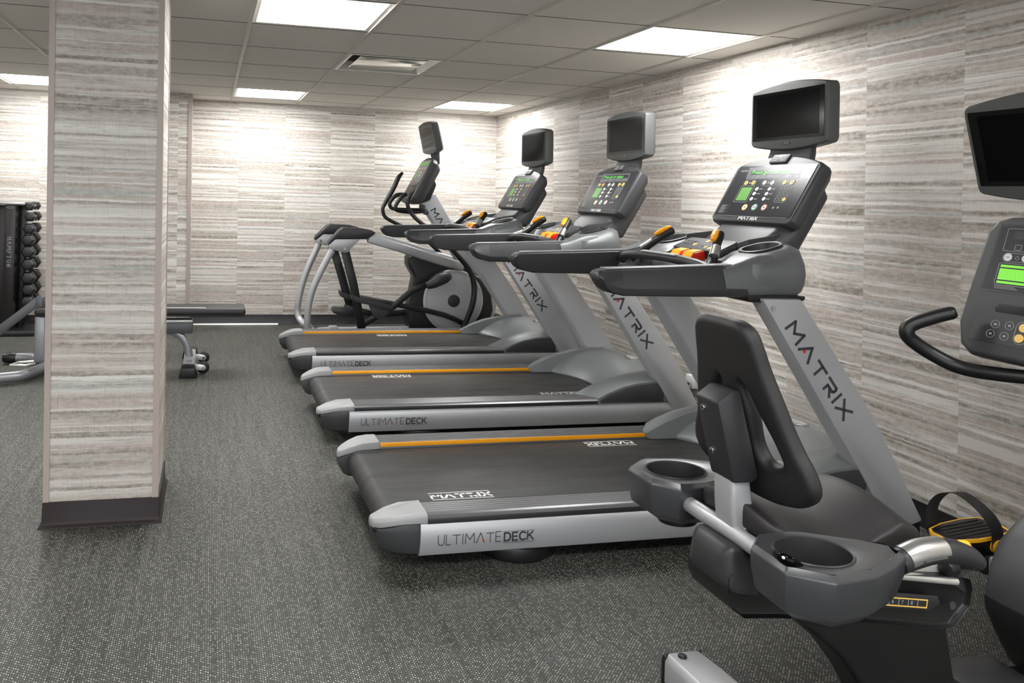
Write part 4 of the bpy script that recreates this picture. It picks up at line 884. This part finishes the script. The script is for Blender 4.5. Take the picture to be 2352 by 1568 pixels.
for k in range(3): fq.slab(m, [(q0[0], q0[1] + k * .0035), (q0[0] + .07 - .006 * k, q0[1] + k * .0035), (q0[0] + .07 - .006 * k, q0[1] + k * .0035 + .0013), (q0[0], q0[1] + k * .0035 + .0013)], .0025, .0029)
m.build('label_text', 'mark', bc)
bq(-.045, -.064, .012, 'pale', 'blue'); bq(.0, -.064, .012, 'pale', 'teal'); bq(.045, -.064, .012, 'pale', 'pink')
for a in range(3):
    for b in range(4): bq(.13 + a * .022, -.005 - b * .017, .007, 'dark2')
strokes(fq, 'MATRIX', -.068, -.112, .0155, .004, 0, .0012, total=.125).build('logo', 'white', bc)
m = MB(); fq.slab(m, [(-.175 + a, -.150 + b) for a, b in [(0, 0), (.35, 0), (.355, .010), (.345, .026), (.005, .026), (-.005, .010)]], -.002, .0012); m.build('slot', 'glass', bc)
m = MB(); fq.slab(m, [(-.235, -.245), (.235, -.245), (.225, -.165), (-.225, -.165)], -.002, .0015); m.build('keypad_panel', 'dark2', bc)
for a, b in ((-.165, -.188), (-.125, -.186), (-.172, -.218), (-.132, -.219)):
    m = MB(); fq.ring(m, [(a + .0125 * math.cos(i * PI / 10), b + .0125 * math.sin(i * PI / 10)) for i in range(20)], [(a + .0112 * math.cos(i * PI / 10), b + .0112 * math.sin(i * PI / 10)) for i in range(20)], .0015, .0024); m.build('key', 'mark', bc)
    m = MB(); fq.plate(m, a, b, .008, .006, .001, .0015, .0024); m.build('symbol', 'mark', bc)
bq(-.085, -.186, .0125, 'amber', None, .0015); bq(-.090, -.218, .0125, 'amber', None, .0015)
m = MB(); fq.ring(m, [(-.0875 + a, -.202 + b) for a, b in rrect(.038, .068, .018)], [(-.0875 + a, -.202 + b) for a, b in rrect(.035, .065, .0165)], .0015, .0023); m.build('outline', 'mark', bc)
for a in range(3):
    for b in range(4):
        r_, u_ = -.035 + a * .021 - b * .002, -.180 - b * .0165
        m = MB(); fq.ring(m, [(r_ + .0085 * math.cos(i * PI / 8), u_ + .0085 * math.sin(i * PI / 8)) for i in range(16)], [(r_ + .0074 * math.cos(i * PI / 8), u_ + .0074 * math.sin(i * PI / 8)) for i in range(16)], .0015, .0023); m.build('key', 'mark', bc)
m = MB(); fq.ring(m, [(-.017 + a, -.205 + b) for a, b in rrect(.076, .078, .012)], [(-.017 + a, -.205 + b) for a, b in rrect(.073, .075, .0105)], .0015, .0022); m.build('outline', 'mark', bc)
for a in (-.12, -.06): MB().cyl(fq.p(a, -.28, -.02), fq.p(a, -.292, -.018), .006, n=12).build('socket', 'black', bc)
bt, _f = television(t, (2.275, BY, 1.548), -15.5)
MB().loft([[(2.33, BY - a, 1.46), (2.33, BY + a, 1.46), (2.40, BY + a, 1.44), (2.40, BY - a, 1.44)] for a in (.07,)] + [[(2.40, BY - .08, 1.30), (2.40, BY + .08, 1.30), (2.47, BY + .08, 1.28), (2.47, BY - .08, 1.28)]]).build('screen_bracket', 'dark', t, bevel=.01)

# ------------------------------------------------------------ elliptical trainer at the back wall
EN, EC, EF = 6.85, 7.08, 7.31
t = ell = thing('elliptical_trainer', 'silver and black elliptical trainer with big round flywheel by the back wall', 'elliptical trainer', (1.7, EC, 0))
def A4(x, y, Y): pass
MB().tube([(1.112, 6.850, 0.836), (1.053, 6.850, 0.725), (0.988, 6.850, 0.587), (0.931, 6.850, 0.436), (0.905, 6.850, 0.286), (0.904, 6.850, 0.170), (0.911, 6.850, 0.109)], .031, 16, up=(0, 1, 0)).build('side_tube', 'silver', t, ang=60)
MB().tube([(1.058, 7.310, 0.872), (1.004, 7.310, 0.747), (0.949, 7.310, 0.615), (0.900, 7.310, 0.455), (0.869, 7.310, 0.295), (0.865, 7.310, 0.193), (0.885, 7.280, 0.132), (0.924, 7.200, 0.095), (0.964, 7.120, 0.088)], .032, 16).build('side_tube', 'silver', t, ang=60)
MB().tube([(.98, 6.86, .07), (1.02, 6.95, .06), (1.08, EC, .062), (1.5, EC, .065), (2.1, EC, .07)], .028, 14).build('base_tube', 'silver', t, ang=60)
MB().box(1.14, 1.22, EC - .05, EC + .05, .02, .10).build('base_joint', 'cap', t, bevel=.01)
MB().box(.93, 1.03, 6.80, 7.36, 0, .05).build('rear_foot', 'silver', t, bevel=.01)
def pp(dx, dz, Y, pts): return [(x + dx, z + dz) for x, z in pts]
for Y, ox, oy in ((6.85, 0, 0), (7.31, -205, -70)):
    nm = 'near' 
plN = [(1.064, 0.878), (1.131, 0.938), (1.365, 0.942), (1.280, 0.858), (1.257, 0.823), (1.222, 0.816), (1.107, 0.841), (1.079, 0.855)]
plF = [(1.013, 0.895), (1.088, 0.958), (1.325, 0.961), (1.246, 0.870), (1.210, 0.837), (1.173, 0.833), (1.062, 0.860), (1.028, 0.874)]
pn = MB().prism(plN, 6.81, 6.90).build('pivot_plate', 'silver', t, bevel=.004); pf_ = MB().prism(plF, 7.27, 7.36).build('pivot_plate', 'silver', t, bevel=.004)
for q, par in (((1.114, 6.810, 0.872), pn), ((1.221, 6.810, 0.852), pn), ((1.061, 7.270, 0.891), pf_)):
    MB().cyl((q[0], q[1] - .012, q[2]), (q[0], q[1] + .002, q[2]), .014, n=16).build('bolt', 'chrome', par)
cvN = [(1.062, 0.879), (1.075, 0.920), (1.161, 1.021), (1.195, 1.046), (1.377, 1.043), (1.462, 1.028), (1.509, 1.004), (1.471, 0.973), (1.423, 0.944), (1.130, 0.938)]
cvF = [(1.004, 0.896), (1.007, 0.932), (1.120, 1.043), (1.157, 1.057), (1.342, 1.052), (1.440, 1.029), (1.471, 1.008), (1.397, 0.966), (1.086, 0.959)]
MB().prism(cvN, 6.80, 6.91).build('pivot_cover', 'dark2', t, bevel=.015, bseg=3); MB().prism(cvF, 7.26, 7.37).build('pivot_cover', 'dark2', t, bevel=.015, bseg=3)
for Y, P0, P1, P2, P3 in ((6.86, (1.443, 6.860, 0.954), (1.800, 6.860, 0.855), (2.144, 6.860, 0.753), (2.419, 7.000, 0.685)), (7.31, (1.404, 7.310, 0.981), (1.782, 7.310, 0.894), (2.145, 7.310, 0.791), (2.409, 7.200, 0.717))):
    MB().rbar([P0, P1, P2, P3], .06, .085).build('upper_arm', 'silver', t, bevel=.015, bseg=3)
MB().rbar([(1.234, 6.880, 0.835), (1.323, 6.880, 0.524), (1.415, 6.880, 0.107)], .035, .078, up=(1, 0, 0)).build('hanging_link', 'black', t, bevel=.008)
MB().rbar([(1.200, 7.300, 0.802), (1.282, 7.300, 0.561), (1.348, 7.300, 0.349), (1.398, 7.300, 0.201)], .035, .078, up=(1, 0, 0)).build('hanging_link', 'black', t, bevel=.008)
# foot pedals on long arms
def footpad(c, rise, name='foot_plate'):
    x, y, z = c; m = MB(); L = []
    for u, h, w in ((-.20, .035, .05), (-.185, .012, .065), (-.12, .0, .072), (.0, -.004, .075), (.12, -.012, .072), (.19, -.018, .06)):
        L.append([(x + u, y - w, z + h + rise * u + .030), (x + u, y - w + .01, z + h + rise * u), (x + u, y + w - .01, z + h + rise * u), (x + u, y + w, z + h + rise * u + .030), (x + u, y + w - .004, z + h + rise * u - .02), (x + u, y - w + .004, z + h + rise * u - .02)])
    m.loft(L); return m.build(name, 'dark', t, bevel=.005)
footpad((1.508, 6.880, 0.354), -.16); footpad((1.463, 7.280, 0.338), -.12); 
MB().rbar([(1.372, 6.930, 0.391), (1.709, 6.930, 0.334), (2.074, 6.930, 0.264), (2.227, 6.930, 0.227), (2.338, 6.930, 0.185), (2.440, 6.930, 0.134)], .04, .048).build('pedal_arm', 'black', t, bevel=.010)
MB().rbar([(1.304, 7.220, 0.257), (1.609, 7.220, 0.185), (1.960, 7.220, 0.211), (2.229, 7.220, 0.184)], .04, .06).build('pedal_arm', 'black', t, bevel=.010)
MB().loft([[(x + a * .0, Y_, z) for x, z in ((1.182, 0.214), (1.198, 0.256), (1.395, 0.244), (1.410, 0.176), (1.303, 0.168))] for Y_, a in ((7.14, 0), (7.30, 0))]).build('foot_plate', 'dark2', t, bevel=.01)
MB().loft([[(x, Y_, z) for x, z in ((1.476, 0.338), (1.703, 0.298), (1.622, 0.212), (1.563, 0.200), (1.516, 0.237))] for Y_ in (6.86, 6.91)]).build('link_bracket', 'dark', t, bevel=.006)
MB().rbar([(1.384, 6.900, 0.115), (1.497, 6.900, 0.184), (1.723, 6.900, 0.314), (1.888, 6.900, 0.458), (2.050, 6.880, 0.528)], .04, .058).build('crank_link', 'black', t, bevel=.012)
MB().tube([(2.006, 6.800, 0.521), (2.066, 6.790, 0.547), (2.128, 6.790, 0.584), (2.187, 6.790, 0.605), (2.233, 6.800, 0.613)], [.032, .050, .062, .056, .03], 18, flat=1., up=(0, 1, .2)).build('crank_cover', 'dark2', t, ang=60)
# drive housing and discs
hs = [(1.874, 0.766), (1.916, 0.809), (2.158, 0.770), (2.427, 0.697), (2.611, 0.563), (2.725, 0.413), (2.748, 0.263), (2.716, 0.164), (2.763, 0.112), (2.744, 0.005), (1.920, 0.061), (1.895, 0.137), (1.898, 0.305), (1.946, 0.578), (1.877, 0.690)]
MB().prism(hs, EC - .09, EC + .10).build('drive_housing', 'black', t, bevel=.02, bseg=3)
dc = (2.327, 6.950, 0.358)
MB().cyl((dc[0], 6.955, dc[2]), (dc[0], 6.985, dc[2]), .302, n=64).build('flywheel_disc', 'silver', t, bevel=.01, bseg=3)
MB().cyl((dc[0] + .02, 7.19, dc[2] - .01), (dc[0] + .02, 7.22, dc[2] - .01), .33, n=64).build('flywheel_disc', 'silver', t, bevel=.01, bseg=3)
MB().cyl((dc[0], 6.945, dc[2]), (dc[0], 6.957, dc[2]), .060, n=32).build('disc_hub', 'dark2', t, bevel=.002)
m = MB(); fx = Fr((dc[0], 6.9545, dc[2]), (1, 0, 0), (0, 0, 1)); fx.ring(m, [(.277 * math.cos(i * PI / 32), .277 * math.sin(i * PI / 32)) for i in range(64)], [(.274 * math.cos(i * PI / 32), .274 * math.sin(i * PI / 32)) for i in range(64)], -.001, .0008); m.build('disc_groove', 'rail', t)
MB().prism([(2.630, 0.557), (2.721, 0.419), (2.753, 0.277), (2.724, 0.194), (2.772, 0.147), (2.789, 0.298), (2.741, 0.493), (2.651, 0.592)], 7.02, 7.2).build('housing_edge', 'silver', t, bevel=.004)
MB().prism([(2.735, 0.147), (2.778, 0.220), (2.871, 0.203), (2.943, 0.124), (2.947, 0.016), (2.740, 0.017)], 6.95, 7.2).build('front_cover', 'black', t, bevel=.01)
# mast
MB().loft([[(x, EC + s * .05, z) for x, z in ()] for s in ()]) if False else None
mL0, mR0, mL1, mR1 = (1.975, 1.302), (2.134, 1.391), (2.415, 0.681), (2.662, 0.564)
ms = MB().prism([mL0, mR0, mR1, mL1], EC - .05, EC + .05).build('mast', 'silver2', t, bevel=.012, bseg=3)
a_ = (Vector(mL1) - Vector(mL0)).normalized(); 
fme = Fr((0, 0, 0), (a_.x, 0, a_.y), (-a_.y, 0, a_.x)); o_ = (2.103, 7.020, 1.226); fme.o = Vector((o_[0], EC - .0505, o_[2]))
strokes(fme, 'MATRIX', 0, -.015, .052, .011, 0, .001, gap=.36, total=.43).build('lettering', 'ink', ms)
# moving handles, fixed handles
def P(x, y, Y): return None
MB().tube([(1.863, 7.280, 1.584), (1.820, 7.280, 1.531), (1.779, 7.280, 1.435), (1.729, 7.280, 1.338), (1.695, 7.280, 1.277), (1.669, 7.270, 1.216), (1.693, 7.270, 1.144), (1.763, 7.260, 1.099), (1.875, 7.260, 1.050), (2.103, 7.260, 0.933), (2.313, 7.260, 0.754)], [.012, .024, .025, .024, .021, .019, .019, .019, .019, .019, .019], 14).build('moving_handle', 'black', t, ang=60)
MB().tube([(2.071, 6.900, 1.625), (2.029, 6.900, 1.582), (1.967, 6.900, 1.506), (1.899, 6.900, 1.396), (1.836, 6.900, 1.345), (1.822, 6.900, 1.271), (1.863, 6.900, 1.190), (1.945, 6.880, 1.110), (2.136, 6.860, 0.972), (2.311, 6.850, 0.810), (2.438, 6.850, 0.667), (2.491, 6.850, 0.522), (2.484, 6.850, 0.356), (2.435, 6.870, 0.186), (2.398, 6.880, 0.102)], [.012, .024, .026, .024, .020, .019, .019, .020, .022, .024, .026, .028, .028, .026, .024], 14).build('moving_handle', 'black', t, ang=60)
MB().tube([(2.051, 7.020, 1.216), (1.917, 7.020, 1.200), (1.782, 7.000, 1.205), (1.729, 6.980, 1.225), (1.736, 6.980, 1.275), (1.789, 6.980, 1.351), (1.831, 6.980, 1.369)], [.016, .018, .018, .018, .019, .021, .018], 14).build('fixed_handle', 'black', t, ang=60)
MB().tube([(2.059, 7.140, 1.222), (1.866, 7.160, 1.220), (1.752, 7.180, 1.225), (1.716, 7.180, 1.262), (1.736, 7.180, 1.314), (1.787, 7.180, 1.358), (1.857, 7.180, 1.369)], [.016, .018, .018, .018, .019, .021, .016], 14).build('fixed_handle', 'black', t, ang=60)
for q in ((1.994, 6.980, 1.253), (2.031, 6.980, 1.200)): MB().cyl((q[0], 6.96, q[2]), (q[0], 7.04, q[2]), .022, n=14).build('handle_clamp', 'dark', t, bevel=.004)
# console
e0 = (1.957, 7.050, 1.541)
fe = Fr(e0, (0, -1, 0), (.47, 0, .88))
ec = thing('console', None, None); ec.parent = t; ec.location = Vector(e0) - t.location
oe = [(-.17, -.27), (.17, -.27), (.20, -.22), (.20, .16), (.17, .19), (.08, .215), (-.08, .215), (-.17, .19), (-.20, .16), (-.20, -.22)]
MB().loft([[fe.p(r * .7, u * .8, -.13) for r, u in oe], [fe.p(r, u, -.06) for r, u in oe], [fe.p(r, u, -.01) for r, u in oe], [fe.p(r * .95, u * .97, 0) for r, u in oe]]).build('housing', 'dark', ec, bevel=.006)
m = MB(); fe.plate(m, 0, .045, .33, .27, .008, -.002, .002); m.build('display_panel', 'panel', ec)
m = MB(); fe.plate(m, 0, .145, .27, .04, .003, .002, .0026); m.build('readout', 'lcd', ec)
m = MB(); fe.plate(m, -.09, .02, .06, .07, .003, .002, .0026); m.build('graph_window', 'lcd', ec)
for r, u, mm in ((-.10, .09, 'pale'), (-.07, .09, 'pale'), (.0, .09, 'amber'), (.03, .09, 'amber'), (.10, .09, 'pale'), (.0, .04, 'pale'), (.05, .04, 'pale'), (0, .01, 'pale'), (.05, .01, 'pale'), (-.10, -.055, 'amber'), (-.06, -.055, 'teal'), (-.02, -.055, 'pink'), (-.10, -.20, 'pale'), (-.06, -.20, 'pale'), (-.02, -.22, 'amber'), (.05, -.21, 'pale')):
    m = MB(); fe.disc(m, r, u, .011, .011, .002, .004, 14); m.build('button', mm, ec)
m = MB(); fe.plate(m, -.02, -.13, .26, .045, .005, -.002, .002); m.build('slot', 'glass', ec)
m = MB(); fe.plate(m, 0, .205, .08, .014, .003, -.002, .004); m.build('fan_vent', 'mark', ec)
MB().loft([[(x + .0, EC + s * .10, z) for x, z in ((1.941, 1.271), (1.852, 1.353), (2.084, 1.571), (2.131, 1.467), (2.071, 1.317))] for s in (-1, 1)]).build('console_neck', 'dark2', t, bevel=.02)
etv, _f = television(t, (2.044, 7.080, 1.921), -13)
MB().loft([[(2.101, 7.150, 1.779), (2.189, 7.150, 1.813), (2.202, 7.150, 1.697), (2.139, 7.150, 1.695)], [(2.051, 6.980, 1.756), (2.146, 6.980, 1.790), (2.150, 6.980, 1.664), (2.089, 6.980, 1.670)]]).build('screen_bracket', 'dark', t, bevel=.008)

# ------------------------------------------------------------ flat bench behind the column
t = bench = thing('weight_bench', 'flat black and silver weight bench partly hidden behind the papered column', 'weight bench', (-.5, 5.9, 0))
def padloft(x0, x1, z0, z1, ya, yb, name, mat, bev=.012):
    return MB().box(x0, x1, ya, yb, z0, z1).build(name, mat, t, bevel=bev, bseg=3)
padloft(-.62, .292, .412, .462, 5.77, 6.06, 'back_pad', 'vinyl', .018)
padloft(-.62, .0, .455, .466, 5.80, 5.84, 'pad_stripe', 'cap', .004)
padloft(-.62, .285, .402, .418, 5.78, 6.05, 'pad_base', 'black', .004)
padloft(-1.20, -.66, .412, .462, 5.77, 6.06, 'seat_pad', 'vinyl', .018)
padloft(-1.19, -.67, .402, .418, 5.78, 6.05, 'pad_base', 'black', .004)
MB().box(-1.12, -.10, 5.87, 5.96, .30, .37).build('main_beam', 'benchd', t, bevel=.008)
MB().box(-.35, -.095, 5.86, 5.97, .262, .345).build('beam_end', 'benchd', t, bevel=.006)
MB().box(-.35, -.097, 5.865, 5.965, .344, .362).build('beam_top', 'bright', t, bevel=.002)
MB().tube([(-.40, 5.90, .29), (-.28, 5.90, .285), (-.19, 5.90, .245), (-.135, 5.90, .17), (-.115, 5.90, .08), (-.112, 5.90, .05)], .030, 16, up=(0, 1, 0)).build('front_leg', 'bench', t, ang=60)
ff = MB().loft([[(-.112 - w, y, .01), (-.112 + w, y, .01), (-.112 + w * .8, y, h), (-.112 - w * .8, y, h)] for y, w, h in ((5.60, .050, .078), (5.9, .052, .085), (6.20, .050, .078))]).build('front_foot', 'cap', t, bevel=.01)
for y0_, y1_ in ((5.545, 5.63), (6.17, 6.255)): MB().loft([[(-.112 - w, y, 0), (-.112 + w, y, 0), (-.112 + w * .72, y, h), (-.112 - w * .72, y, h)] for y, w, h in ((y0_, .066, .07), (y1_, .066, .09))]).build('foot_cap', 'black', ff, bevel=.012, bseg=3)
fx2 = Fr((-.112, 5.72, .086), (1, 0, 0), (0, 1, 0)); m = MB()
for k in range(6): fx2.disc(m, .016 * math.cos(k * PI / 3), .020 * math.sin(k * PI / 3), .005, .006, 0, .001, 10)
m.build('foot_badge', 'black', ff)
for y in (5.68, 6.02):
    w = MB().prism([(-.07, .03), (-.07, .075), (-.03, .072), (.0, .065), (.012, .045), (.0, .028)], y - .012, y + .0); wo = w.build('wheel_bracket', 'bright', t, bevel=.003)
    MB().cyl((-.008, y, .045), (-.008, y + .025, .045), .045, n=28).build('wheel', 'black', t, bevel=.005)
    MB().cyl((-.008, y - .016, .045), (-.008, y + .0, .045), .010, n=12).build('wheel_bolt', 'chrome', t)
MB().tube([(-1.479, 5.410, 0.045), (-1.335, 5.470, 0.045), (-1.213, 5.533, 0.045), (-1.138, 5.707, 0.045), (-1.101, 5.840, 0.045), (-1.100, 5.925, 0.045), (-1.172, 6.017, 0.045), (-1.262, 6.083, 0.045), (-1.389, 6.105, 0.045)], .036, 16).build('rear_foot', 'bench', t, ang=60)
MB().tube([(-1.379, 6.105, 0.045), (-1.419, 6.107, 0.045), (-1.468, 6.120, 0.043)], [.040, .042, .036], 14).build('foot_cap', 'black', t, bevel=.004, ang=60)
pb = (-1.171, 5.895, 0.040); MB().box(pb[0] - .042, pb[0] + .042, 5.86, 5.97, .05, .40).build('rear_post', 'bench', t, bevel=.018, bseg=3)
m = MB(); q = (-1.206, 5.557, 0.090)
m.tube([(pb[0] - .03, 5.83, .075), (pb[0] - .12, 5.80, .075), (pb[0] - .16, 5.72, .075), (pb[0] - .05, 5.70, .075), (pb[0] - .01, 5.76, .075)], .009, 8, smooth=0); m.build('foot_bracket', 'bright', t)
MB().rbar([(-1.552, 5.860, 0.197), (-1.440, 5.860, 0.296), (-1.161, 5.860, 0.528)], .03, .062).build('ladder_bar', 'benchd', t, bevel=.003)
q0_, q1_ = (-1.203, 0.474), (-1.157, 0.532)
MB().box(q0_[0], q1_[0], 5.84, 5.96, q0_[1] - .06, q1_[1]).build('bar_end', 'benchd', t, bevel=.003)

# ------------------------------------------------------------ dumbbell rack with hex dumbbells
x0r, x1r, x2r = (-1.775, 7.250, 0.656)[0], (-1.682, 7.250, 0.658)[0], (-1.606, 7.300, 0.654)[0]
ztop = (-1.708, 7.250, 1.161)[2]
t = rack = thing('dumbbell_rack', 'tall black upright dumbbell rack against the back wall, left of the column', 'dumbbell rack', ((x0r + x1r) / 2, 7.45, 0))
MB().box(x0r, x1r, 7.25, 7.60, .04, ztop).build('upright_panel', 'rackm', t, bevel=.006)
MB().box(x1r, x1r + .045, 7.40, 7.50, .04, ztop - .01).build('side_channel', 'black', t, bevel=.004)
MB().box(x0r - .16, x0r, 7.38, 7.52, .04, ztop - .01).build('side_channel', 'black', t, bevel=.004)
MB().box(x0r - .16, x2r, 7.24, 7.62, ztop, ztop + .030).build('top_plate', 'brushed', t, bevel=.004)
MB().box(x0r - .3, x1r + .22, 7.18, 7.70, 0, .05).build('base', 'black', t, bevel=.01)
frk = Fr(((x0r + x1r) / 2, 7.2495, 0), (0, 0, -1), (1, 0, 0))
zt_ = (-1.735, 7.250, 0.870)[2]; zb_ = (-1.727, 7.250, 0.611)[2]
strokes(frk, 'HAMPTON', -zt_, -.018, .036, .006, 0, .001, gap=.7, total=zt_ - zb_).build('lettering', 'mark', t)
m = MB(); fr2 = Fr(((x0r + x1r) / 2, 7.2495, (-1.743, 7.250, 1.137)[2]), (1, 0, 0), (0, 0, 1)); fr2.ring(m, [(.032 * math.cos(i * PI / 12), .009 * math.sin(i * PI / 12)) for i in range(24)], [(.028 * math.cos(i * PI / 12), .005 * math.sin(i * PI / 12)) for i in range(24)], 0, .001); m.build('badge', 'mark', t)
DL = ['smallest hex dumbbell at the very top of the rack', 'hex dumbbell second from the top of the rack', 'hex dumbbell third from the top of the rack', 'hex dumbbell fourth from the top, just above the middle of the rack',
      'hex dumbbell fifth from the top of the rack', 'hex dumbbell sixth from the top, above the two largest', 'large hex dumbbell seventh from the top of the rack', 'large hex dumbbell eighth from the top of the rack', 'lowest visible hex dumbbell on the rack, behind the end of the bench']
DB = [(69, 473.5, .055), (70, 498, .06), (68, 525, .068), (65, 551, .074), (65, 578, .078), (65, 607, .078), (65, 638, .080), (66, 665, .078), (64, 692, .078)]
for (px_, py_, r_), lab, P_ in zip(DB, DL, ((-1.578, 7.300, 1.150), (-1.571, 7.300, 1.054), (-1.575, 7.300, 0.948), (-1.583, 7.300, 0.846), (-1.580, 7.300, 0.741), (-1.576, 7.300, 0.627), (-1.573, 7.300, 0.506), (-1.566, 7.300, 0.400), (-1.570, 7.300, 0.294))):
    d = thing('dumbbell', lab + ', black rubber', 'dumbbell', (P_[0], 7.42, P_[2]), 'hex dumbbells on the upright rack')
    def hexh(ya, yb, r, a0=0.):
        L = []
        for y, k in ((ya, .72), (ya + (yb - ya) * .28, 1.), (ya + (yb - ya) * .86, 1.), (yb, .80)): L.append([(P_[0] + r * k * math.cos(a0 + i * PI / 3), y, P_[2] + r * k * .96 * math.sin(a0 + i * PI / 3)) for i in range(6)])
        return MB().loft(L)
    hexh(7.26, 7.26 + r_ * 1.15, r_ * .80, .0).build('head', 'hexr', d, bevel=.004); hexh(7.58, 7.58 - r_ * 1.15, r_ * .80, .0).build('head', 'hexr', d, bevel=.004)
    MB().tube([(P_[0], 7.26 + r_, P_[2]), (P_[0], 7.42, P_[2]), (P_[0], 7.58 - r_, P_[2])], [.014, .017, .014], 14).build('handle', 'brushed', d)
    MB().loft([[(x1r + .04, 7.395, P_[2] - .02), (x1r + .04, 7.445, P_[2] - .02), (x1r + .04, 7.445, P_[2] - .035), (x1r + .04, 7.395, P_[2] - .035)], [(P_[0] + .03, 7.395, P_[2] - .019), (P_[0] + .03, 7.445, P_[2] - .019), (P_[0] + .03, 7.445, P_[2] - .032), (P_[0] + .03, 7.395, P_[2] - .032)]]).build('saddle', 'black', t)
# cables on the floor and at the wall outlet
cb = MB().tube([(2.84, 2.56, .012), (2.95, 2.50, .010), (2.99, 2.40, .010), (2.93, 2.33, .010), (2.78, 2.36, .010), (2.74, 2.46, .010), (2.82, 2.54, .022)], .007, 8).build('power_cable', 'cable'); tag(cb, 'black power cable coiled on the floor behind the foot pedal of the bike', 'cable')
ow = thing('wall_outlet', 'white outlet box low on the right wall between the two nearer treadmills', 'outlet', (3.05, 4.05, .33))
o1 = (3.020, 4.280, 0.241)
ow.location = (3.03, o1[1], o1[2])
MB().box(3.018, 3.06, o1[1] - .035, o1[1] + .035, o1[2] - .05, o1[2] + .03).build('outlet_plate', 'white', ow, bevel=.004)
cq = MB().tube([(3.00, o1[1] - .02, o1[2] - .02), (2.95, o1[1] - .05, o1[2] - .01), (2.93, o1[1] - .10, o1[2] - .08), (2.945, o1[1] - .14, o1[2] - .18), (2.96, o1[1] - .12, .10), (2.95, o1[1] - .05, .012)], .009, 10).build('power_cord', 'cable'); cq.name = 'cord'; tag(cq, 'black cord hanging from the white wall outlet behind the treadmills', 'cable')
